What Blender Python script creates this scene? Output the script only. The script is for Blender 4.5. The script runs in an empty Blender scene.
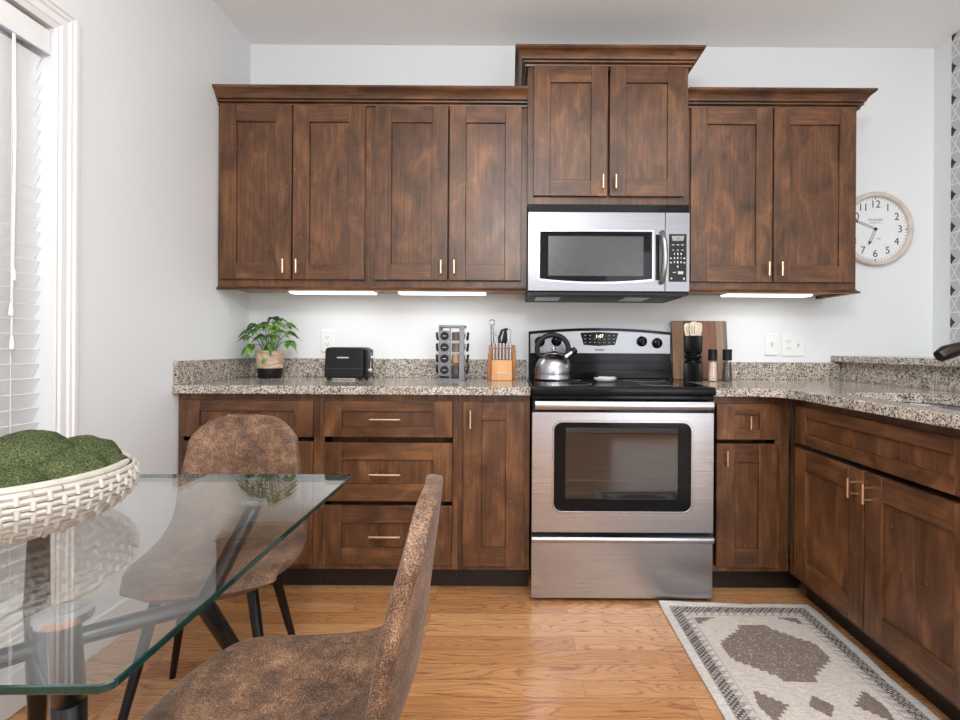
import bpy, bmesh, math, random
from mathutils import Vector, Matrix
random.seed(7)
PI = math.pi
C = bpy.context.scene.collection
S = bpy.context.scene

# ---------------------------------------------------------------- camera
cam_d = bpy.data.cameras.new('camera'); cam = bpy.data.objects.new('camera', cam_d); C.objects.link(cam)
cam.location = (0, -2.85, 1.083); cam.rotation_euler = (PI/2, -0.006, 0)
cam_d.sensor_width = 36; cam_d.lens = 527/960*36
cam_d.shift_x = -31/960; cam_d.shift_y = -12.9/960
cam_d.clip_start = 0.02
S.camera = cam
S.view_settings.view_transform = 'Standard'; S.view_settings.look = 'None'
S.view_settings.gamma = 1; S.view_settings.use_curve_mapping = False
S.view_settings.exposure = 0.10
# ---------------------------------------------------------------- world
w = bpy.data.worlds.new('world'); S.world = w; w.use_nodes = True
w.node_tree.nodes['Background'].inputs[0].default_value = (0.80, 0.90, 1.0, 1)
w.node_tree.nodes['Background'].inputs[1].default_value = 0.6
# ---------------------------------------------------------------- large lights
def area(name, loc, rot, sx, sy, power, col=(1, 1, 1)):
    l = bpy.data.lights.new(name, 'AREA'); l.shape = 'RECTANGLE'; l.size = sx; l.size_y = sy
    l.energy = power; l.color = col
    o = bpy.data.objects.new(name, l); o.location = loc; o.rotation_euler = rot; C.objects.link(o); return o
area('ceiling_fill_light', (0.6, -2.0, 2.69), (0, 0, 0), 2.2, 1.0, 20, (0.965, 0.985, 1.0))  # broad area light added below the ceiling for general light, no fixture
area('ceiling_fill_light', (0.6, -4.0, 2.69), (0, 0, 0), 2.2, 1.0, 17, (0.965, 0.985, 1.0))  # another added ceiling fill, behind the camera
area('window_daylight', (-1.38, -3.6, 1.55), (0, -PI/2, 0), 1.5, 1.1, 11, (0.93, 0.97, 1.0))
area('window_daylight', (1.72, -4.93, 1.25), (PI/2, 0, 0), 0.95, 2.2, 34, (0.93, 0.97, 1.0))
l = bpy.data.lights.new('point_fill_light', 'POINT'); l.energy = 76; l.shadow_soft_size = 0.14; l.color = (0.965, 0.985, 1.0)  # bare point light added to brighten ceiling and walls, no fixture
lo0 = bpy.data.objects.new('point_fill_light', l); lo0.location = (0.0, -3.05, 2.14); C.objects.link(lo0)

# ================================================================ material helpers
MATS = {}
class NT:
    def __init__(s, name):
        m = bpy.data.materials.new(name); m.use_nodes = True; s.m = m; s.t = m.node_tree
        s.n = s.t.nodes; s.b = s.n['Principled BSDF']; MATS[name] = m
    def N(s, typ, **kw):
        n = s.n.new(typ)
        for k, v in kw.items(): setattr(n, k, v)
        return n
    def L(s, a, b): s.t.links.new(a, b)
    def put(s, sock, v):
        if isinstance(v, bpy.types.NodeSocket): s.L(v, sock)
        elif v is not None: sock.default_value = v
    def math(s, op, a, b=None, c=None):
        n = s.N('ShaderNodeMath', operation=op)
        for i, v in enumerate((a, b, c)): s.put(n.inputs[i], v)
        return n.outputs[0]
    def mix(s, f, a, b, mode='MIX'):
        n = s.N('ShaderNodeMix', data_type='RGBA', blend_type=mode)
        s.put(n.inputs[0], f); s.put(n.inputs[6], a); s.put(n.inputs[7], b); return n.outputs[2]
    def ramp(s, f, stops, interp='LINEAR'):
        n = s.N('ShaderNodeValToRGB'); n.color_ramp.interpolation = interp
        e = n.color_ramp.elements
        while len(e) < len(stops): e.new(0.5)
        for i, (p, c) in enumerate(stops):
            e[i].position = p; e[i].color = (*c, 1) if len(c) == 3 else c
        s.put(n.inputs[0], f); return n.outputs[0]
    def noise(s, vec, scale, detail=3, rough=0.5, dist=0.0):
        n = s.N('ShaderNodeTexNoise'); s.put(n.inputs['Vector'], vec)
        n.inputs['Scale'].default_value = scale; n.inputs['Detail'].default_value = detail
        n.inputs['Roughness'].default_value = rough; n.inputs['Distortion'].default_value = dist
        return n.outputs['Fac']
    def obj(s): return s.N('ShaderNodeTexCoord').outputs['Object']
    def mapping(s, vec, sc=(1, 1, 1), loc=(0, 0, 0), rot=(0, 0, 0)):
        n = s.N('ShaderNodeMapping'); s.put(n.inputs[0], vec)
        n.inputs['Location'].default_value = loc; n.inputs['Rotation'].default_value = rot; n.inputs['Scale'].default_value = sc
        return n.outputs[0]
    def bump(s, h, st=0.2, d=0.002):
        n = s.N('ShaderNodeBump'); n.inputs['Strength'].default_value = st; n.inputs['Distance'].default_value = d
        s.put(n.inputs['Height'], h); s.L(n.outputs[0], s.b.inputs['Normal']); return n
    def set(s, col=None, rough=None, metal=None, **kw):
        if col is not None: s.put(s.b.inputs['Base Color'], (*col, 1) if isinstance(col, tuple) and len(col) == 3 else col)
        if rough is not None: s.put(s.b.inputs['Roughness'], rough)
        if metal is not None: s.b.inputs['Metallic'].default_value = metal
        for k, v in kw.items(): s.put(s.b.inputs[k.replace('_', ' ')], v)
        return s.m

def plain(name, col, rough=0.5, metal=0.0, var=0.06, bump=0.0, nscale=40, **kw):
    t = NT(name); o = t.obj(); f = t.noise(o, nscale, 4)
    a = tuple(max(0, c*(1-var)) for c in col); b = tuple(min(1, c*(1+var)) for c in col)
    t.set(t.ramp(f, [(0.3, a), (0.7, b)]), rough, metal, **kw)
    if bump: t.bump(f, bump, 0.001)
    return t.m

def wood(name, grain, dark, mid, light, rough=0.36, spec=0.5):
    """stained alder; grain = axis along the fibres"""
    t = NT(name); o = t.obj()
    r = t.N('ShaderNodeObjectInfo').outputs['Random']
    cx = t.N('ShaderNodeCombineXYZ'); t.put(cx.inputs[0], t.math('MULTIPLY', r, 13.0)); t.put(cx.inputs[1], t.math('MULTIPLY', r, 7.0)); t.put(cx.inputs[2], t.math('MULTIPLY', r, 21.0))
    va = t.N('ShaderNodeVectorMath', operation='ADD'); t.L(o, va.inputs[0]); t.L(cx.outputs[0], va.inputs[1]); v = va.outputs[0]
    sc = [95, 95, 95]; sc['xyz'.index(grain)] = 4.0
    fine = t.noise(t.mapping(v, tuple(sc)), 1.0, 5, 0.65, 0.4)
    sc2 = [11, 11, 11]; sc2['xyz'.index(grain)] = 2.2
    mid_n = t.noise(t.mapping(v, tuple(sc2)), 1.0, 3, 0.5, 1.2)
    sc3 = [9, 9, 9]; sc3['xyz'.index(grain)] = 4.5
    blot = t.noise(t.mapping(v, tuple(sc3)), 1.0, 5, 0.62, 0.9)
    f = t.math('ADD', t.math('MULTIPLY', fine, 0.30), t.math('ADD', t.math('MULTIPLY', mid_n, 0.22), t.math('MULTIPLY', blot, 0.48)))
    col = t.ramp(f, [(0.36, dark), (0.5, mid), (0.65, light)])
    sp = t.noise(v, 60, 2, 0.5)
    col = t.mix(t.math('MULTIPLY', t.math('GREATER_THAN', sp, 0.72), 0.35), col, (light[0]*1.6, light[1]*1.6, light[2]*1.6, 1))
    hsv = t.N('ShaderNodeHueSaturation'); t.L(col, hsv.inputs['Color'])
    t.put(hsv.inputs['Value'], t.math('ADD', 0.88, t.math('MULTIPLY', r, 0.24)))
    t.set(hsv.outputs[0], rough)
    t.b.inputs['Specular IOR Level'].default_value = spec
    t.bump(fine, 0.12, 0.0006)
    return t.m

D_, M_, L_ = (0.032, 0.0125, 0.0055), (0.106, 0.0425, 0.0165), (0.240, 0.104, 0.040)
woodv = wood('stained_wood_upright_grain', 'z', D_, M_, L_)
woodh = wood('stained_wood_level_grain', 'x', D_, M_, L_)
woody = wood('stained_wood_depth_grain', 'y', D_, M_, L_)
woodin = wood('pale_birch_underside', 'x', (0.30, 0.19, 0.11), (0.42, 0.28, 0.17), (0.52, 0.36, 0.23), 0.5)
blockwood = wood('honey_block_wood', 'z', (0.42, 0.19, 0.06), (0.56, 0.27, 0.095), (0.66, 0.34, 0.13), 0.45)
blockdark = wood('darker_block_wood', 'z', (0.25, 0.085, 0.025), (0.36, 0.13, 0.04), (0.45, 0.18, 0.06), 0.45)
spoonwood = wood('pale_spoon_wood', 'z', (0.66, 0.54, 0.42), (0.78, 0.66, 0.53), (0.86, 0.75, 0.63), 0.55)
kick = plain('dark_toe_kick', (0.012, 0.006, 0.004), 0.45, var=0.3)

wall = plain('pale_wall_paint', (0.775, 0.793, 0.805), 0.62, var=0.012, bump=0.05, nscale=120)
ceil = plain('ceiling_paint', (0.92, 0.93, 0.93), 0.8, var=0.012, bump=0.05, nscale=90)
white = plain('white_gloss_trim_paint', (0.79, 0.79, 0.79), 0.32, var=0.01)
slatm = plain('white_slat', (0.80, 0.80, 0.805), 0.38, var=0.01)
whitep = plain('white_plastic', (0.82, 0.82, 0.81), 0.3, var=0.01)
slotm = plain('dark_slot', (0.03, 0.03, 0.03), 0.5)
black = plain('black_gloss_enamel', (0.006, 0.006, 0.007), 0.10, var=0.1)
blackm = plain('black_matte_plastic', (0.009, 0.009, 0.010), 0.42, var=0.15)
blackm.node_tree.nodes['Principled BSDF'].inputs['Specular IOR Level'].default_value = 0.3
blackleg = plain('black_powder_coat', (0.006, 0.006, 0.007), 0.25, var=0.2)
blackleg.node_tree.nodes['Principled BSDF'].inputs['Specular IOR Level'].default_value = 0.3
gold = plain('brushed_champagne_brass', (0.72, 0.52, 0.36), 0.28, 1.0, var=0.05)
chrome = plain('polished_chrome', (0.80, 0.80, 0.81), 0.12, 1.0, var=0.02)
bronze = plain('dark_bronze_metal', (0.045, 0.032, 0.028), 0.28, 0.85, var=0.2)
glassk = plain('oven_black_glass', (0.008, 0.008, 0.009), 0.04, var=0.1)
for m_ in (black, glassk): m_.node_tree.nodes['Principled BSDF'].inputs['Specular IOR Level'].default_value = 0.13
ledgreen = NT('lit_digits'); ledgreen.set((0.1, 0.1, 0.05), 0.4, Emission_Color=(0.75, 0.9, 0.55, 1), Emission_Strength=1.6)
ledgreen = ledgreen.m
lampm = NT('lit_diffuser'); lampm.set((0.9, 0.9, 0.9), 0.4, Emission_Color=(1, 1, 0.98, 1), Emission_Strength=2.2); lampm = lampm.m
greymark = plain('pale_grey_print', (0.55, 0.55, 0.55), 0.5)
lcd = plain('grey_display', (0.30, 0.31, 0.30), 0.25)

def steel(name, axis, base=0.46, rough=0.26, cool=1.06):
    t = NT(name); o = t.obj(); sc = [350, 350, 350]; sc['xyz'.index(axis)] = 4
    f = t.noise(t.mapping(o, tuple(sc)), 1.0, 3, 0.6)
    big = t.noise(o, 2.5, 2)
    t.set(t.ramp(f, [(0.3, (base*0.9,)*2 + (base*0.9*cool,)), (0.7, (base*1.08,)*2 + (base*1.08*cool,))]),
          t.math('ADD', rough-0.05, t.math('MULTIPLY', t.math('ADD', f, big), 0.08)), 1.0)
    t.b.inputs['Anisotropic'].default_value = 0.5
    t.bump(f, 0.05, 0.0003)
    return t.m
steelx = steel('brushed_steel_level', 'x')
steelz = steel('brushed_steel_upright', 'z')
steelb = steel('bright_brushed_steel', 'x', 0.42, 0.22)
steelm = steel('microwave_steel', 'x', 0.24, 0.30)
steelp = steel('control_panel_steel', 'x', 0.27, 0.30)

# granite
t = NT('speckled_granite'); o = t.obj()
n0 = t.noise(o, 40, 5, 0.68, 0.8); n1 = t.noise(t.mapping(o, (1, 1, 1), (3, 5, 7)), 135, 3, 0.6, 0.5)
vor = t.N('ShaderNodeTexVoronoi'); t.L(o, vor.inputs['Vector']); vor.inputs['Scale'].default_value = 215; vor.inputs['Randomness'].default_value = 1
sep = t.N('ShaderNodeSeparateColor'); t.L(vor.outputs['Color'], sep.inputs[0])
base = t.ramp(n0, [(0.32, (0.20, 0.150, 0.11)), (0.47, (0.40, 0.335, 0.265)), (0.6, (0.60, 0.56, 0.50)), (0.75, (0.46, 0.37, 0.28))])
c1 = t.mix(t.math('MULTIPLY', t.math('GREATER_THAN', sep.outputs[0], 0.62), 0.55), base, (0.68, 0.65, 0.60, 1))
c2 = t.mix(t.math('MULTIPLY', t.math('LESS_THAN', sep.outputs[1], 0.22), 0.75), c1, (0.16, 0.11, 0.085, 1))
c3 = t.mix(t.math('GREATER_THAN', t.math('ADD', n1, t.math('MULTIPLY', sep.outputs[2], 0.10)), 0.625), c2, (0.025, 0.021, 0.02, 1))
t.set(c3, 0.13); granite = t.m

# oak floor
t = NT('oak_strip_floor'); o = t.obj()
W = 0.083
br = t.N('ShaderNodeTexBrick'); t.L(t.mapping(o, (1, 1, 1), (0.31, 0.02, 0)), br.inputs['Vector'])
br.offset = 0.37; br.offset_frequency = 3; br.squash = 1
br.inputs['Color1'].default_value = (0, 0, 0, 1); br.inputs['Color2'].default_value = (1, 1, 1, 1); br.inputs['Mortar'].default_value = (0.5, 0.5, 0.5, 1)
br.inputs['Scale'].default_value = 1; br.inputs['Brick Width'].default_value = 0.86; br.inputs['Row Height'].default_value = W
br.inputs['Mortar Size'].default_value = 0.0007; br.inputs['Mortar Smooth'].default_value = 0.0; br.inputs['Bias'].default_value = 0
s1 = t.N('ShaderNodeSeparateColor'); t.L(br.outputs['Color'], s1.inputs[0]); rnd = s1.outputs[0]
cb = t.N('ShaderNodeCombineXYZ'); t.put(cb.inputs[0], t.math('MULTIPLY', rnd, 37.0)); t.put(cb.inputs[1], t.math('MULTIPLY', rnd, 11.0)); t.put(cb.inputs[2], t.math('MULTIPLY', rnd, 23.0))
va = t.N('ShaderNodeVectorMath', operation='ADD'); t.L(o, va.inputs[0]); t.L(cb.outputs[0], va.inputs[1]); v = va.outputs[0]
lo = t.noise(t.mapping(v, (1.5, 10.0, 1)), 1.0, 1, 0.4, 0.15)
rings = t.math('PINGPONG', t.math('MULTIPLY', t.math('ADD', lo, t.math('MULTIPLY', t.noise(t.mapping(v, (9, 60, 1)), 1.0, 2, 0.6), 0.035)), 27.0), 0.5)
ringl = t.math('POWER', t.math('SUBTRACT', 1.0, t.math('MULTIPLY', rings, 2.0)), 4.5)
fine = t.noise(t.mapping(v, (7, 190, 1)), 1.0, 3, 0.6)
tone = t.ramp(rnd, [(0.0, (0.46, 0.205, 0.075)), (0.35, (0.56, 0.275, 0.110)), (0.7, (0.64, 0.345, 0.155)), (1.0, (0.42, 0.175, 0.066))])
g = t.math('ADD', t.math('MULTIPLY', ringl, 0.80), t.math('MULTIPLY', t.math('SUBTRACT', fine, 0.46), 1.3))
g = t.math('MAXIMUM', t.math('MINIMUM', g, 1.0), 0.0)
col = t.mix(g, tone, (0.22, 0.080, 0.026, 1))
col = t.mix(br.outputs['Fac'], col, (0.10, 0.04, 0.015, 1))
t.set(col, t.math('ADD', 0.22, t.math('MULTIPLY', fine, 0.12)))
t.bump(t.math('SUBTRACT', 1.0, t.math('ADD', br.outputs['Fac'], t.math('MULTIPLY', g, 0.2))), 0.25, 0.0008)
oak = t.m

# distressed suede
t = NT('distressed_brown_suede'); o = t.obj()
n0 = t.noise(o, 5.5, 4, 0.6, 0.6); n1 = t.noise(o, 420, 2, 0.7); n2 = t.noise(t.mapping(o, (1, 1, 1), (4, 2, 9)), 38, 5, 0.7)
f = t.math('ADD', t.math('MULTIPLY', n0, 0.30), t.math('ADD', t.math('MULTIPLY', n1, 0.48), t.math('MULTIPLY', n2, 0.24)))
col = t.ramp(f, [(0.44, (0.022, 0.012, 0.008)), (0.50, (0.088, 0.042, 0.022)), (0.57, (0.22, 0.112, 0.056)), (0.65, (0.40, 0.27, 0.175))])
t.set(col, 0.62); t.b.inputs['Sheen Weight'].default_value = 0.12; t.b.inputs['Sheen Roughness'].default_value = 0.4
t.bump(n1, 0.25, 0.001); suede = t.m

# moss
t = NT('green_moss'); o = t.obj(); n = t.noise(o, 330, 3, 0.75); n2 = t.noise(o, 14, 3)
f = t.math('ADD', t.math('MULTIPLY', n, 0.8), t.math('MULTIPLY', n2, 0.2))
t.set(t.ramp(f, [(0.38, (0.022, 0.030, 0.011)), (0.52, (0.088, 0.110, 0.045)), (0.66, (0.24, 0.265, 0.13))]), 0.95)
t.b.inputs['Specular IOR Level'].default_value = 0.1; t.bump(n, 1.0, 0.006); moss = t.m
ceramic = plain('cream_matt_ceramic', (0.47, 0.43, 0.38), 0.5, var=0.10, bump=0.1, nscale=30)

# leaves
t = NT('glossy_leaf'); o = t.obj(); n = t.noise(o, 38, 4)
t.set(t.ramp(n, [(0.35, (0.025, 0.085, 0.014)), (0.5, (0.085, 0.20, 0.032)), (0.66, (0.26, 0.42, 0.09))]), 0.30); leafm = t.m
stemm = plain('leaf_stalk', (0.07, 0.12, 0.04), 0.5)
soil = plain('potting_soil', (0.03, 0.02, 0.014), 0.9, var=0.4)
t = NT('woven_seagrass'); o = t.obj(); n = t.noise(t.mapping(o, (20, 20, 90)), 1.0, 3)
t.set(t.ramp(n, [(0.35, (0.42, 0.27, 0.17)), (0.6, (0.66, 0.50, 0.37))]), 0.75); t.bump(n, 0.4, 0.002); seagrass = t.m

# clock ring wood, face
ringm = plain('whitewashed_wood_ring', (0.62, 0.545, 0.485), 0.5, var=0.12, nscale=25)
facem = plain('off_white_dial', (0.84, 0.845, 0.85), 0.5, var=0.01)
ink = plain('charcoal_ink', (0.03, 0.03, 0.032), 0.5)
inkl = plain('grey_ink', (0.26, 0.26, 0.27), 0.5)

# clear glass pane (works for every ray: Schlick mix of transparent and mirror)
def clear(name, tint, base=0.04, rough=0.0):
    t = NT(name); t.n.remove(t.b)
    out = t.n['Material Output']; tr = t.N('ShaderNodeBsdfTransparent'); tr.inputs[0].default_value = (*tint, 1)
    gl = t.N('ShaderNodeBsdfGlossy'); gl.inputs['Roughness'].default_value = rough; gl.inputs[0].default_value = (1, 1, 1, 1)
    lw = t.N('ShaderNodeLayerWeight'); lw.inputs['Blend'].default_value = 0.5
    p = t.math('POWER', lw.outputs['Facing'], 5.0)
    f = t.math('ADD', base, t.math('MULTIPLY', p, 1.0-base))
    mx = t.N('ShaderNodeMixShader'); t.L(f, mx.inputs[0]); t.L(tr.outputs[0], mx.inputs[1]); t.L(gl.outputs[0], mx.inputs[2])
    t.L(mx.outputs[0], out.inputs[0]); return t.m
pane = clear('window_glass', (0.95, 0.97, 0.97))
tglass = clear('table_glass', (0.97, 0.985, 0.98), 0.045)
jarglass = clear('jar_glass', (0.93, 0.95, 0.95), 0.06)
tedge = plain('green_glass_edge', (0.002, 0.026, 0.022), 0.08, var=0.2)

# rug reads its woven colours from an attribute
t = NT('woven_rug'); at = t.N('ShaderNodeAttribute'); at.attribute_name = 'weave'
o = t.obj(); n = t.noise(t.mapping(o, (260, 420, 1)), 1.0, 2, 0.7); n2 = t.noise(t.mapping(o, (30, 160, 1)), 1.0, 3)
f = t.math('ADD', t.math('MULTIPLY', n, 0.6), t.math('MULTIPLY', n2, 0.4))
k = t.ramp(f, [(0.3, (0.62, 0.62, 0.62)), (0.7, (1.25, 1.25, 1.25))])
t.set(t.mix(1.0, at.outputs['Color'], k, 'MULTIPLY'), 0.95); t.b.inputs['Specular IOR Level'].default_value = 0.1
t.bump(n, 0.5, 0.002); rugm = t.m

# wallpaper: thin grey triangle lattice with small black stars
t = NT('geometric_wallpaper'); o = t.obj()
sx = t.N('ShaderNodeSeparateXYZ'); t.L(o, sx.inputs[0]); y, z = sx.outputs[1], sx.outputs[2]
P = 0.1646
lines = None
for a in (math.radians(30), math.radians(90), math.radians(150)):
    q = t.math('ADD', t.math('MULTIPLY', y, math.cos(a)*2/P), t.math('MULTIPLY', z, math.sin(a)*2/P))
    d = t.math('ABSOLUTE', t.math('SUBTRACT', t.math('FRACT', q), 0.5))
    l = t.math('LESS_THAN', d, 0.045)
    lines = l if lines is None else t.math('MAXIMUM', lines, l)
dz = t.math('SUBTRACT', t.math('FRACT', t.math('ADD', t.math('MULTIPLY', z, 1/P), 0.063)), 0.5)
dy = t.math('SUBTRACT', t.math('FRACT', t.math('MULTIPLY', t.math('ADD', y, 0.125+0.14), 1/0.28)), 0.5)
dd = t.math('ADD', t.math('MULTIPLY', t.math('POWER', t.math('ABSOLUTE', dz), 0.7), 0.55), t.math('MULTIPLY', t.math('POWER', t.math('ABSOLUTE', dy), 0.7), 0.85))
star = t.math('LESS_THAN', dd, 0.175)
c = t.mix(lines, (0.50, 0.50, 0.50, 1), (0.70, 0.70, 0.70, 1)); c = t.mix(star, c, (0.015, 0.015, 0.015, 1))
t.set(c, 0.6); paper = t.m

# cutting board stripes
t = NT('striped_board_wood'); o = t.obj(); sx = t.N('ShaderNodeSeparateXYZ'); t.L(o, sx.inputs[0])
u = t.math('ADD', t.math('MULTIPLY', sx.outputs[0], 1/0.292), 0.5)
st = t.ramp(u, [(0.0, (0.30, 0.175, 0.10)), (0.20, (0.13, 0.062, 0.034)), (0.36, (0.075, 0.038, 0.023)), (0.52, (0.20, 0.078, 0.040)), (0.80, (0.25, 0.17, 0.105)), (0.93, (0.14, 0.11, 0.075))], 'CONSTANT')
n = t.noise(t.mapping(o, (70, 70, 4)), 1.0, 4, 0.6)
t.set(t.mix(1.0, st, t.ramp(n, [(0.3, (0.7, 0.7, 0.7)), (0.7, (1.3, 1.3, 1.3))]), 'MULTIPLY'), 0.5); boardm = t.m
saltm = NT('pink_salt_grains'); n = saltm.noise(saltm.obj(), 160, 3, 0.7)
saltm.set(saltm.ramp(n, [(0.35, (0.55, 0.27, 0.18)), (0.55, (0.80, 0.62, 0.52))]), 0.6); saltm = saltm.m
pepm = NT('peppercorns'); n = pepm.noise(pepm.obj(), 190, 3, 0.7)
pepm.set(pepm.ramp(n, [(0.4, (0.02, 0.016, 0.012)), (0.65, (0.14, 0.10, 0.07))]), 0.6); pepm = pepm.m

# ================================================================ mesh helpers
class MB:
    def __init__(s): s.bm = bmesh.new(); s.mi = 0
    def _faces(s, vs, fs, smooth=False):
        bv = [s.bm.verts.new(v) for v in vs]; out = []
        for f in fs:
            try:
                fc = s.bm.faces.new([bv[i] for i in f]); fc.material_index = s.mi; fc.smooth = smooth; out.append(fc)
            except ValueError: pass
        return out
    def box(s, x0, x1, y0, y1, z0, z1, mi=None):
        if mi is not None: s.mi = mi
        vs = [(x, y, z) for x in (x0, x1) for y in (y0, y1) for z in (z0, z1)]
        s._faces(vs, [(0, 1, 3, 2), (4, 6, 7, 5), (0, 4, 5, 1), (2, 3, 7, 6), (0, 2, 6, 4), (1, 5, 7, 3)]); return s
    def hexa(s, lo, hi, mi=None):
        if mi is not None: s.mi = mi
        s._faces(list(lo)+list(hi), [(3, 2, 1, 0), (4, 5, 6, 7), (0, 1, 5, 4), (1, 2, 6, 5), (2, 3, 7, 6), (3, 0, 4, 7)]); return s
    def prism(s, poly, z0, z1, mi=None, axis='z'):
        """poly = list of 2D points, extruded along axis"""
        if mi is not None: s.mi = mi
        def P(a, b, h):
            return {'z': (a, b, h), 'y': (a, h, b), 'x': (h, a, b)}[axis]
        n = len(poly); vs = [P(a, b, z0) for a, b in poly] + [P(a, b, z1) for a, b in poly]
        s._faces(vs, [tuple(range(n))[::-1], tuple(range(n, 2*n))] + [(i, (i+1) % n, n+(i+1) % n, n+i) for i in range(n)]); return s
    def lathe(s, prof, n=32, c=(0, 0, 0), axis='z', mi=None, cap=True):
        if mi is not None: s.mi = mi
        vs = []; m = len(prof)
        for r, h in prof:
            for i in range(n):
                a = 2*PI*i/n; x, y = r*math.cos(a), r*math.sin(a)
                vs.append({'z': (x+c[0], y+c[1], h+c[2]), 'y': (x+c[0], -h+c[1], y+c[2]), 'x': (h+c[0], x+c[1], y+c[2])}[axis])
        fs = [(j*n+i, j*n+(i+1) % n, (j+1)*n+(i+1) % n, (j+1)*n+i) for j in range(m-1) for i in range(n)]
        if cap: fs += [tuple(range(n))[::-1], tuple(range((m-1)*n, m*n))]
        s._faces(vs, fs, True); return s
    def tube(s, pts, r, n=10, mi=None, cap=True, flat=1.0):
        if mi is not None: s.mi = mi
        pts = [Vector(p) for p in pts]; rs = r if isinstance(r, (list, tuple)) else [r]*len(pts)
        vs = []; prev = None
        for k, p in enumerate(pts):
            d = (pts[min(k+1, len(pts)-1)]-pts[max(k-1, 0)]).normalized()
            if prev is None:
                up = Vector((0, 0, 1)) if abs(d.z) < 0.9 else Vector((0, 1, 0))
                a = d.cross(up).normalized()
            else:
                a = (prev - d*prev.dot(d)).normalized()
            prev = a; b = d.cross(a)
            for i in range(n):
                t_ = 2*PI*i/n; vs.append(tuple(p + a*rs[k]*math.cos(t_) + b*rs[k]*flat*math.sin(t_)))
        m = len(pts)
        fs = [(j*n+i, j*n+(i+1) % n, (j+1)*n+(i+1) % n, (j+1)*n+i) for j in range(m-1) for i in range(n)]
        if cap: fs += [tuple(range(n))[::-1], tuple(range((m-1)*n, m*n))]
        s._faces(vs, fs, True); return s
    def sheet(s, fn, nu, nv, mi=None):
        if mi is not None: s.mi = mi
        vs = [fn(i/(nu-1), j/(nv-1)) for j in range(nv) for i in range(nu)]
        s._faces(vs, [(j*nu+i, j*nu+i+1, (j+1)*nu+i+1, (j+1)*nu+i) for j in range(nv-1) for i in range(nu-1)], True); return s
    def xf(s, M):
        bmesh.ops.transform(s.bm, matrix=M, verts=s.bm.verts); return s
    def build(s, name, mats, parent=None, bevel=0.0, seg=2, angle=35, loc=None):
        bmesh.ops.recalc_face_normals(s.bm, faces=s.bm.faces)
        me = bpy.data.meshes.new(name); s.bm.to_mesh(me); s.bm.free()
        for m in (mats if isinstance(mats, (list, tuple)) else [mats]): me.materials.append(m)
        o = bpy.data.objects.new(name, me); C.objects.link(o)
        if parent: o.parent = parent
        if loc: o.location = loc
        if bevel:
            b = o.modifiers.new('bevel', 'BEVEL'); b.width = bevel; b.segments = seg; b.limit_method = 'ANGLE'; b.angle_limit = math.radians(40)
            b.harden_normals = False
        for p in me.polygons: p.use_smooth = True
        me.set_sharp_from_angle(angle=math.radians(angle))
        return o

def tag(o, label, cat, group=None):
    o['label'] = label; o['category'] = cat
    if group: o['group'] = group
    return o
def thing(name, loc, label, cat, group=None, rz=0.0):
    o = bpy.data.objects.new(name, None); C.objects.link(o); o.empty_display_size = 0.05
    o.location = loc; o.rotation_euler = (0, 0, rz); return tag(o, label, cat, group)
def struct(o): o['kind'] = 'structure'; return o
def copy_tree(root, loc, rot=None, label=None):
    r = root.copy(); C.objects.link(r); r.location = loc
    if rot is not None: r.rotation_euler = rot
    if label: r['label'] = label
    for ch in list(root.children):
        c = ch.copy(); C.objects.link(c); c.parent = r
        for g_ in ch.children:
            d = g_.copy(); C.objects.link(d); d.parent = c
    return r
def text(name, body, size, mat, parent, loc, rot, depth=0.0006, ax='CENTER', bold=0.0, shear=0.0):
    cu = bpy.data.curves.new(name, 'FONT'); cu.body = body; cu.size = size; cu.align_x = ax; cu.align_y = 'CENTER'
    cu.extrude = depth; cu.offset = bold; cu.shear = shear
    tmp = bpy.data.objects.new(name, cu); C.objects.link(tmp)
    dg = bpy.context.evaluated_depsgraph_get(); me = bpy.data.meshes.new_from_object(tmp.evaluated_get(dg))
    bpy.data.objects.remove(tmp); me.materials.clear(); me.materials.append(mat)
    o = bpy.data.objects.new(name, me); C.objects.link(o); o.parent = parent; o.location = loc; o.rotation_euler = rot
    return o
def rrect(x0, x1, y0, y1, r, n=6):
    out = []
    for cx, cy, a0 in ((x1-r, y1-r, 0), (x0+r, y1-r, PI/2), (x0+r, y0+r, PI), (x1-r, y0+r, 3*PI/2)):
        for i in range(n+1):
            a = a0 + PI/2*i/n; out.append((cx+r*math.cos(a), cy+r*math.sin(a)))
    return out

# ================================================================ the room
FZ = 0.03; CZ = 2.712; XL = -1.418; XR = 2.279; YR = -5.0
struct(MB().box(XL-0.14, XR+0.12, YR-0.12, 0.12, FZ-0.1, FZ).build('floor', oak))
struct(MB().box(XL-0.14, XR+0.12, YR-0.12, 0.12, CZ, CZ+0.1).build('ceiling', ceil))
struct(MB().box(XL-0.14, XR+0.12, 0, 0.12, FZ, CZ).build('wall_back', wall))
# left wall with window opening, second window further back
WY0, WY1, WZ0, WZ1 = -2.30, -1.234, 0.30, 2.052
VY0, VY1, VZ0, VZ1 = -4.20, -3.00, 0.75, 2.30
m = MB()
for (a, b, c, d) in ((WY1, 0, FZ, CZ), (VY1, WY0, FZ, CZ), (YR, VY0, FZ, CZ), (WY0, WY1, FZ, WZ0), (WY0, WY1, WZ1, CZ), (VY0, VY1, FZ, VZ0), (VY0, VY1, VZ1, CZ)):
    m.box(XL-0.14, XL, a, b, c, d)
struct(m.build('wall_left', wall))
struct(MB().box(XR, XR+0.12, YR, -0.0, FZ, CZ).build('wall_right', wall))
DX0, DX1, DZ1 = 1.22, 2.20, 2.35
m = MB().box(XL-0.14, DX0, YR-0.12, YR, FZ, CZ).box(DX1, XR+0.12, YR-0.12, YR, FZ, CZ).box(DX0, DX1, YR-0.12, YR, DZ1, CZ).box(DX0, DX1, YR-0.12, YR, FZ, 0.10)
struct(m.build('wall_rear', wall))
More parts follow.
